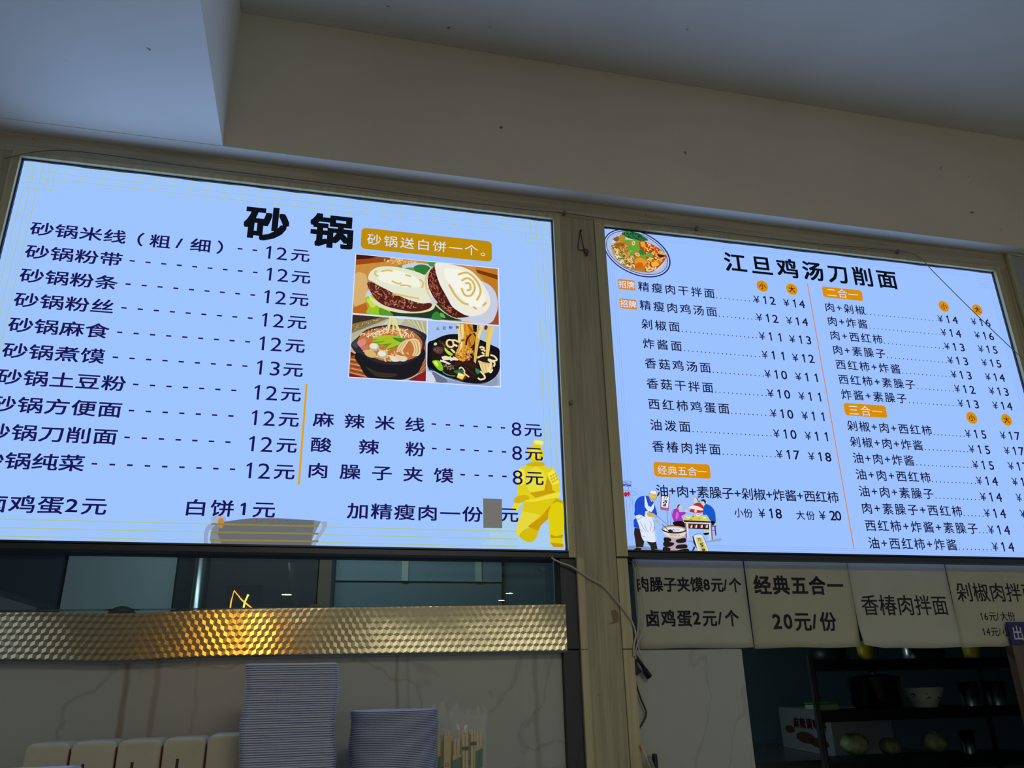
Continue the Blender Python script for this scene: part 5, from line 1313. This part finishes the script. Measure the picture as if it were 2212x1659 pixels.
cyl('steel_canister', rx(3.07), SH[1] + .0003, .042, .042, .098, M_MIRROR, 'steel canister at the right end of the second shelf', 'canister', Y0 + .06, 'steel canisters on the second shelf')
pot = thing('stock_pot', (rx(2.49), Y0 + .13, SH[1]), 'dark round pot with a glint on the second shelf', 'pot')
MB().lathe([(.085, SH[1] + .0003), (.105, SH[1] + .02), (.105, SH[1] + .120), (.110, SH[1] + .124), (.06, SH[1] + .134), (0, SH[1] + .137)], rx(2.49), Y0 + .13, 32, cap=False).build('pot_body', mat('black_glossy_enamel', (14, 15, 18), .16), pot, True)
MB().lathe([(.012, SH[1] + .135), (.016, SH[1] + .148), (0, SH[1] + .152)], rx(2.49), Y0 + .13, 16, cap=False).build('lid_knob', M_STEEL, pot, True)
bw = thing('patterned_bowl', (rx(2.722), Y0 + .11, SH[1]), 'white bowl with dark flower pattern on the second shelf', 'bowl')
pr = [(.052, 0), (.056, .014), (.058, .018), (.078, .045), (.093, .078), (.095, .079), (.090, .077), (.055, .022), (0, .020)]
MB().lathe([(r * s, SH[1] + .0003 + h) for r, h in pr], rx(2.722), Y0 + .11, 40, cap=False).build('bowl_body', mat('white_porcelain', (214, 226, 220), .2), bw, True)
mb = MB()
for k in range(6):
    a0 = -math.pi / 2 + (k - 2.5) * .75
    for t in range(7):
        a = a0 + R.uniform(-.17, .17)
        h = R.uniform(.034, .064)
        r = (.062 + (h - .022) / .056 * .030) * s + .0010
        cx, cy, cz = rx(2.722) + r * math.cos(a), Y0 + .11 + r * math.sin(a), SH[1] + h
        w = R.uniform(.007, .012)
        tx, ty = -math.sin(a), math.cos(a)
        mb.add([(cx - tx * w, cy - ty * w, cz), (cx, cy, cz - w * .8), (cx + tx * w, cy + ty * w, cz + w * .3), (cx, cy, cz + w)], [(0, 1, 2, 3)])
mb.build('flower_pattern', mat('dark_flower_print', (30, 38, 52), .4), bw)['label'] = 'dark flower motifs'
bag = thing('food_packet', (rx(2.185), Y0 + .10, SH[1]), 'white and green packet lying on the second shelf', 'packet')
MB().rrect(rx(2.135), rx(2.235), SH[1] + .0005, SH[1] + .024, .008, Y0 + .05, Y0 + .15).build('packet_body', mat('white_green_foil', (150, 170, 150), .3), bag, bevel=.003)
MB().rrect(rx(2.133), rx(2.237), SH[1] + .0245, SH[1] + .031, .003, Y0 + .05, Y0 + .15).build('green_flap', mat('green_foil', (60, 130, 70), .3), bag, bevel=.001)



def cabbage(x, y, z, r, label, seed):
    rr_ = random.Random(seed)
    mb = MB()
    n, m_ = 18, 12
    v, f = [], []
    for j in range(m_ + 1):
        t = math.pi * j / m_
        for k in range(n):
            a = 2 * math.pi * k / n
            d = r * (1 + .12 * math.sin(3 * a + seed) * math.sin(t) + .10 * math.sin(5 * a + 3 * t + seed) + rr_.uniform(-.07, .07))
            v.append((x + d * math.sin(t) * math.cos(a) * 1.15, y + d * math.sin(t) * math.sin(a), z + r * .8 - d * .8 * math.cos(t)))
    for j in range(m_):
        for k in range(n):
            f.append((j * n + k, j * n + (k + 1) % n, (j + 1) * n + (k + 1) % n, (j + 1) * n + k))
    mb.add(v, f)
    return tag(mb.build('cabbage', M_CAB, smooth=True, loc=(x, y, z)), label, 'cabbage', 'cabbages on the lower shelf')


M_CAB = mat('pale_cabbage_leaf', (140, 160, 120), .6, var=.35, vscale=25)
cabbage(rx(2.33), Y0 + .11, SH[2] + .014, .050, 'large pale cabbage at the left of the lower shelf', 1)
cabbage(rx(2.475), Y0 + .08, SH[2] + .014, .038, 'small cabbage just right of the large one', 2)
cabbage(rx(2.71), Y0 + .09, SH[2] + .014, .046, 'pale cabbage right of the middle of the lower shelf', 3)
cyl('steel_canister', rx(2.90), SH[2] + .0003, .03, .03, .09, M_MIRROR, 'slim steel canister on the lower shelf', 'canister', Y0 + .10)

# worktable with a printed carton
tb = thing('worktable', (2.1, 1.9, 0), 'steel worktable behind the rack', 'table')
MB().box(1.35, 2.95, 1.40, 2.38, 1.205, 1.235).build('table_top', M_STEEL, tb, bevel=.002)
for x in (1.38, 2.90):
    for y in (1.43, 2.34):
        MB().tube([(x, y, 0), (x, y, 1.206)], .018, 12).build('leg', M_STEEL, tb, True)
box = thing('carton', (2.15, 1.75, 1.2355), 'pale printed carton leaning toward the hatch left of the rack', 'box')
p1, p2 = Vector((2.46, 2.12, 0)), Vector((2.32, 1.46, 0))
dv = (p2 - p1)
nv = Vector((-dv.y, dv.x, 0)).normalized()
if nv.x < 0:
    nv = -nv
zb, zt = 1.236, 1.432
v = [p1, p2, p2 + nv * .28, p1 + nv * .28]
mb = MB()
mb.add([(p.x, p.y, zb) for p in v] + [(p.x, p.y, zt) for p in v], [(3, 2, 1, 0), (4, 5, 6, 7), (0, 1, 5, 4), (1, 2, 6, 5), (2, 3, 7, 6), (3, 0, 4, 7)])
mb.build('carton_body', mat('pale_card', (120, 130, 130), .7), box, bevel=.002)
mb = MB()


def onbox(x, z, d=.0015):
    p = p1 + dv * x - nv * d
    return (p.x, p.y, z)


tmp = MB()
run(tmp, '麻辣调味料', .30, .92, 1.365, .050, .115, 0, .03)
mb.add([onbox(a, c_) for a, _, c_ in tmp.v], tmp.f)
mb.build('printed_text', mat('dark_red_print', (96, 30, 44), .6), box)
mb = MB()
for cx, cz, rx_, rz_ in ((.50, 1.300, .18, .026), (.75, 1.285, .17, .022), (.2, 1.330, .10, .018)):
    pts = [(cx + rx_ * math.cos(t * math.pi / 8) * (1 + .1 * math.sin(t * 3)), cz + rz_ * math.sin(t * math.pi / 8)) for t in range(16)]
    mb.add([onbox(a, c_) for a, c_ in pts], [tuple(range(16))])
mb.build('printed_picture', mat('brown_food_print', (74, 44, 26), .6), box)
sk = MB().rrect(1.47, 1.70, 1.2355, 1.285, .02, 1.60, 1.95).build('folded_sack', mat('grey_sack', (110, 120, 122), .7, bump=.6, bscale=14), bevel=.02, loc=(1.58, 1.78, 1.2355))
tag(sk, 'grey folded sack on the worktable beside the carton', 'sack')

# ------------------------------------------------------------------ the dining room behind the viewer (partly assumed; shows as reflections)
e = thing('assumed_window', (2.4, -12.0, 0), 'assumed glowing shop-front window, added unseen far behind the viewer', 'window')  # assumed window, unseen, added so the foil reflects a bright area
e['kind'] = 'structure'
MB().box(.55, 4.6, -12.02, -12.0, .9, 2.75).build('assumed_glow_pane', emis('added_pane_glow', None, 1.0, True, (.98, .92, .62)), e)  # emissive pane added for the foil to mirror
MB().box(.45, .55, -12.05, -11.98, .8, 2.85).box(4.6, 4.7, -12.05, -11.98, .8, 2.85).box(.45, 4.7, -12.05, -11.98, 2.75, 2.85).box(2.5, 2.56, -12.04, -11.985, .9, 2.75).build('window_frame', M_DARKALU, e)  # frame around the assumed pane
M_LAMP = emis('lamp_disc', None, 1.0, True, (60, 50, 30))
M_RIM = mat('white_lamp_rim', (220, 216, 206), .4)
spots = [(-.42, -10.65), (4.0, -14.6), (4.15, -16.0), (1.4, -9.0), (3.4, -9.0), (1.4, -5.2)]  # first three follow their reflections; the rest are assumed, added for room light
for i, (x, y) in enumerate(spots):
    zz = ZS if i == 0 else ZC
    e = thing('downlight', (x, y, zz), 'round ceiling downlight ' + ['far behind on the left', 'far behind on the right', 'farthest behind on the right', 'midway behind near the centre, assumed', 'midway behind on the right, assumed', 'nearest behind the viewer, assumed'][i], 'ceiling light', 'downlights of the dining room')
    MB().lathe([(.095, zz - .0005), (.095, zz - .012), (.075, zz - .012)], x, y, 28, cap=False).build('rim', M_RIM, e)
    MB().lathe([(.075, zz - .010), (.0, zz - .010)], x, y, 28, cap=False).build('diffuser', M_LAMP, e)
M_NEON = emis('orange_neon', None, 1.0, True, (26, 10, 1.2))
M_NEONR = emis('red_neon', None, 1.0, True, (22, 3, .8))
M_NEONG = emis('yellow_green_neon', None, 1.0, True, (14, 16, 1.5))
nx0, ny = -.735, -7.0
e = thing('neon_sign', (nx0, ny, 0.0), 'orange neon house and leaf sign standing behind the viewer', 'neon sign')
MB().box(nx0 - .18, nx0 + .18, ny - .06, ny - .03, .0, 2.66).build('backboard', M_DARK, e)
MB().tube([(nx0 - .13, ny, 1.75), (nx0 - .13, ny, 2.48), (nx0 - .11, ny, 2.60), (nx0 - .02, ny, 2.50), (nx0 + .10, ny, 2.41), (nx0 + .13, ny, 2.36), (nx0 + .13, ny, 1.75)], .007, 8).build('house_outline', M_NEON, e)
MB().tube([(nx0 - .01, ny, 2.3), (nx0 + .01, ny, 2.48), (nx0 + .04, ny, 2.56)], .010, 8).tube([(nx0, ny, 2.42), (nx0 - .05, ny, 2.36)], .006, 8).build('leaf_stroke', M_NEONG, e)
MB().box(nx0 - .06, nx0 + .06, ny - .029, ny - .01, 1.95, 2.34).build('added_orange_panel', emis('added_orange_panel_glow', None, 1.0, True, (13, 6.5, .6)), e)  # glowing panel added to the sign for the foil's orange reflection
MB().box(nx0 - .06, nx0 + .06, ny - .029, ny - .01, 1.60, 1.94).build('added_red_panel', emis('added_red_panel_glow', None, 1.0, True, (7, 1.6, .35)), e)  # red glow added below it, for the lower reflection

bpy.data.objects.remove(_fo)
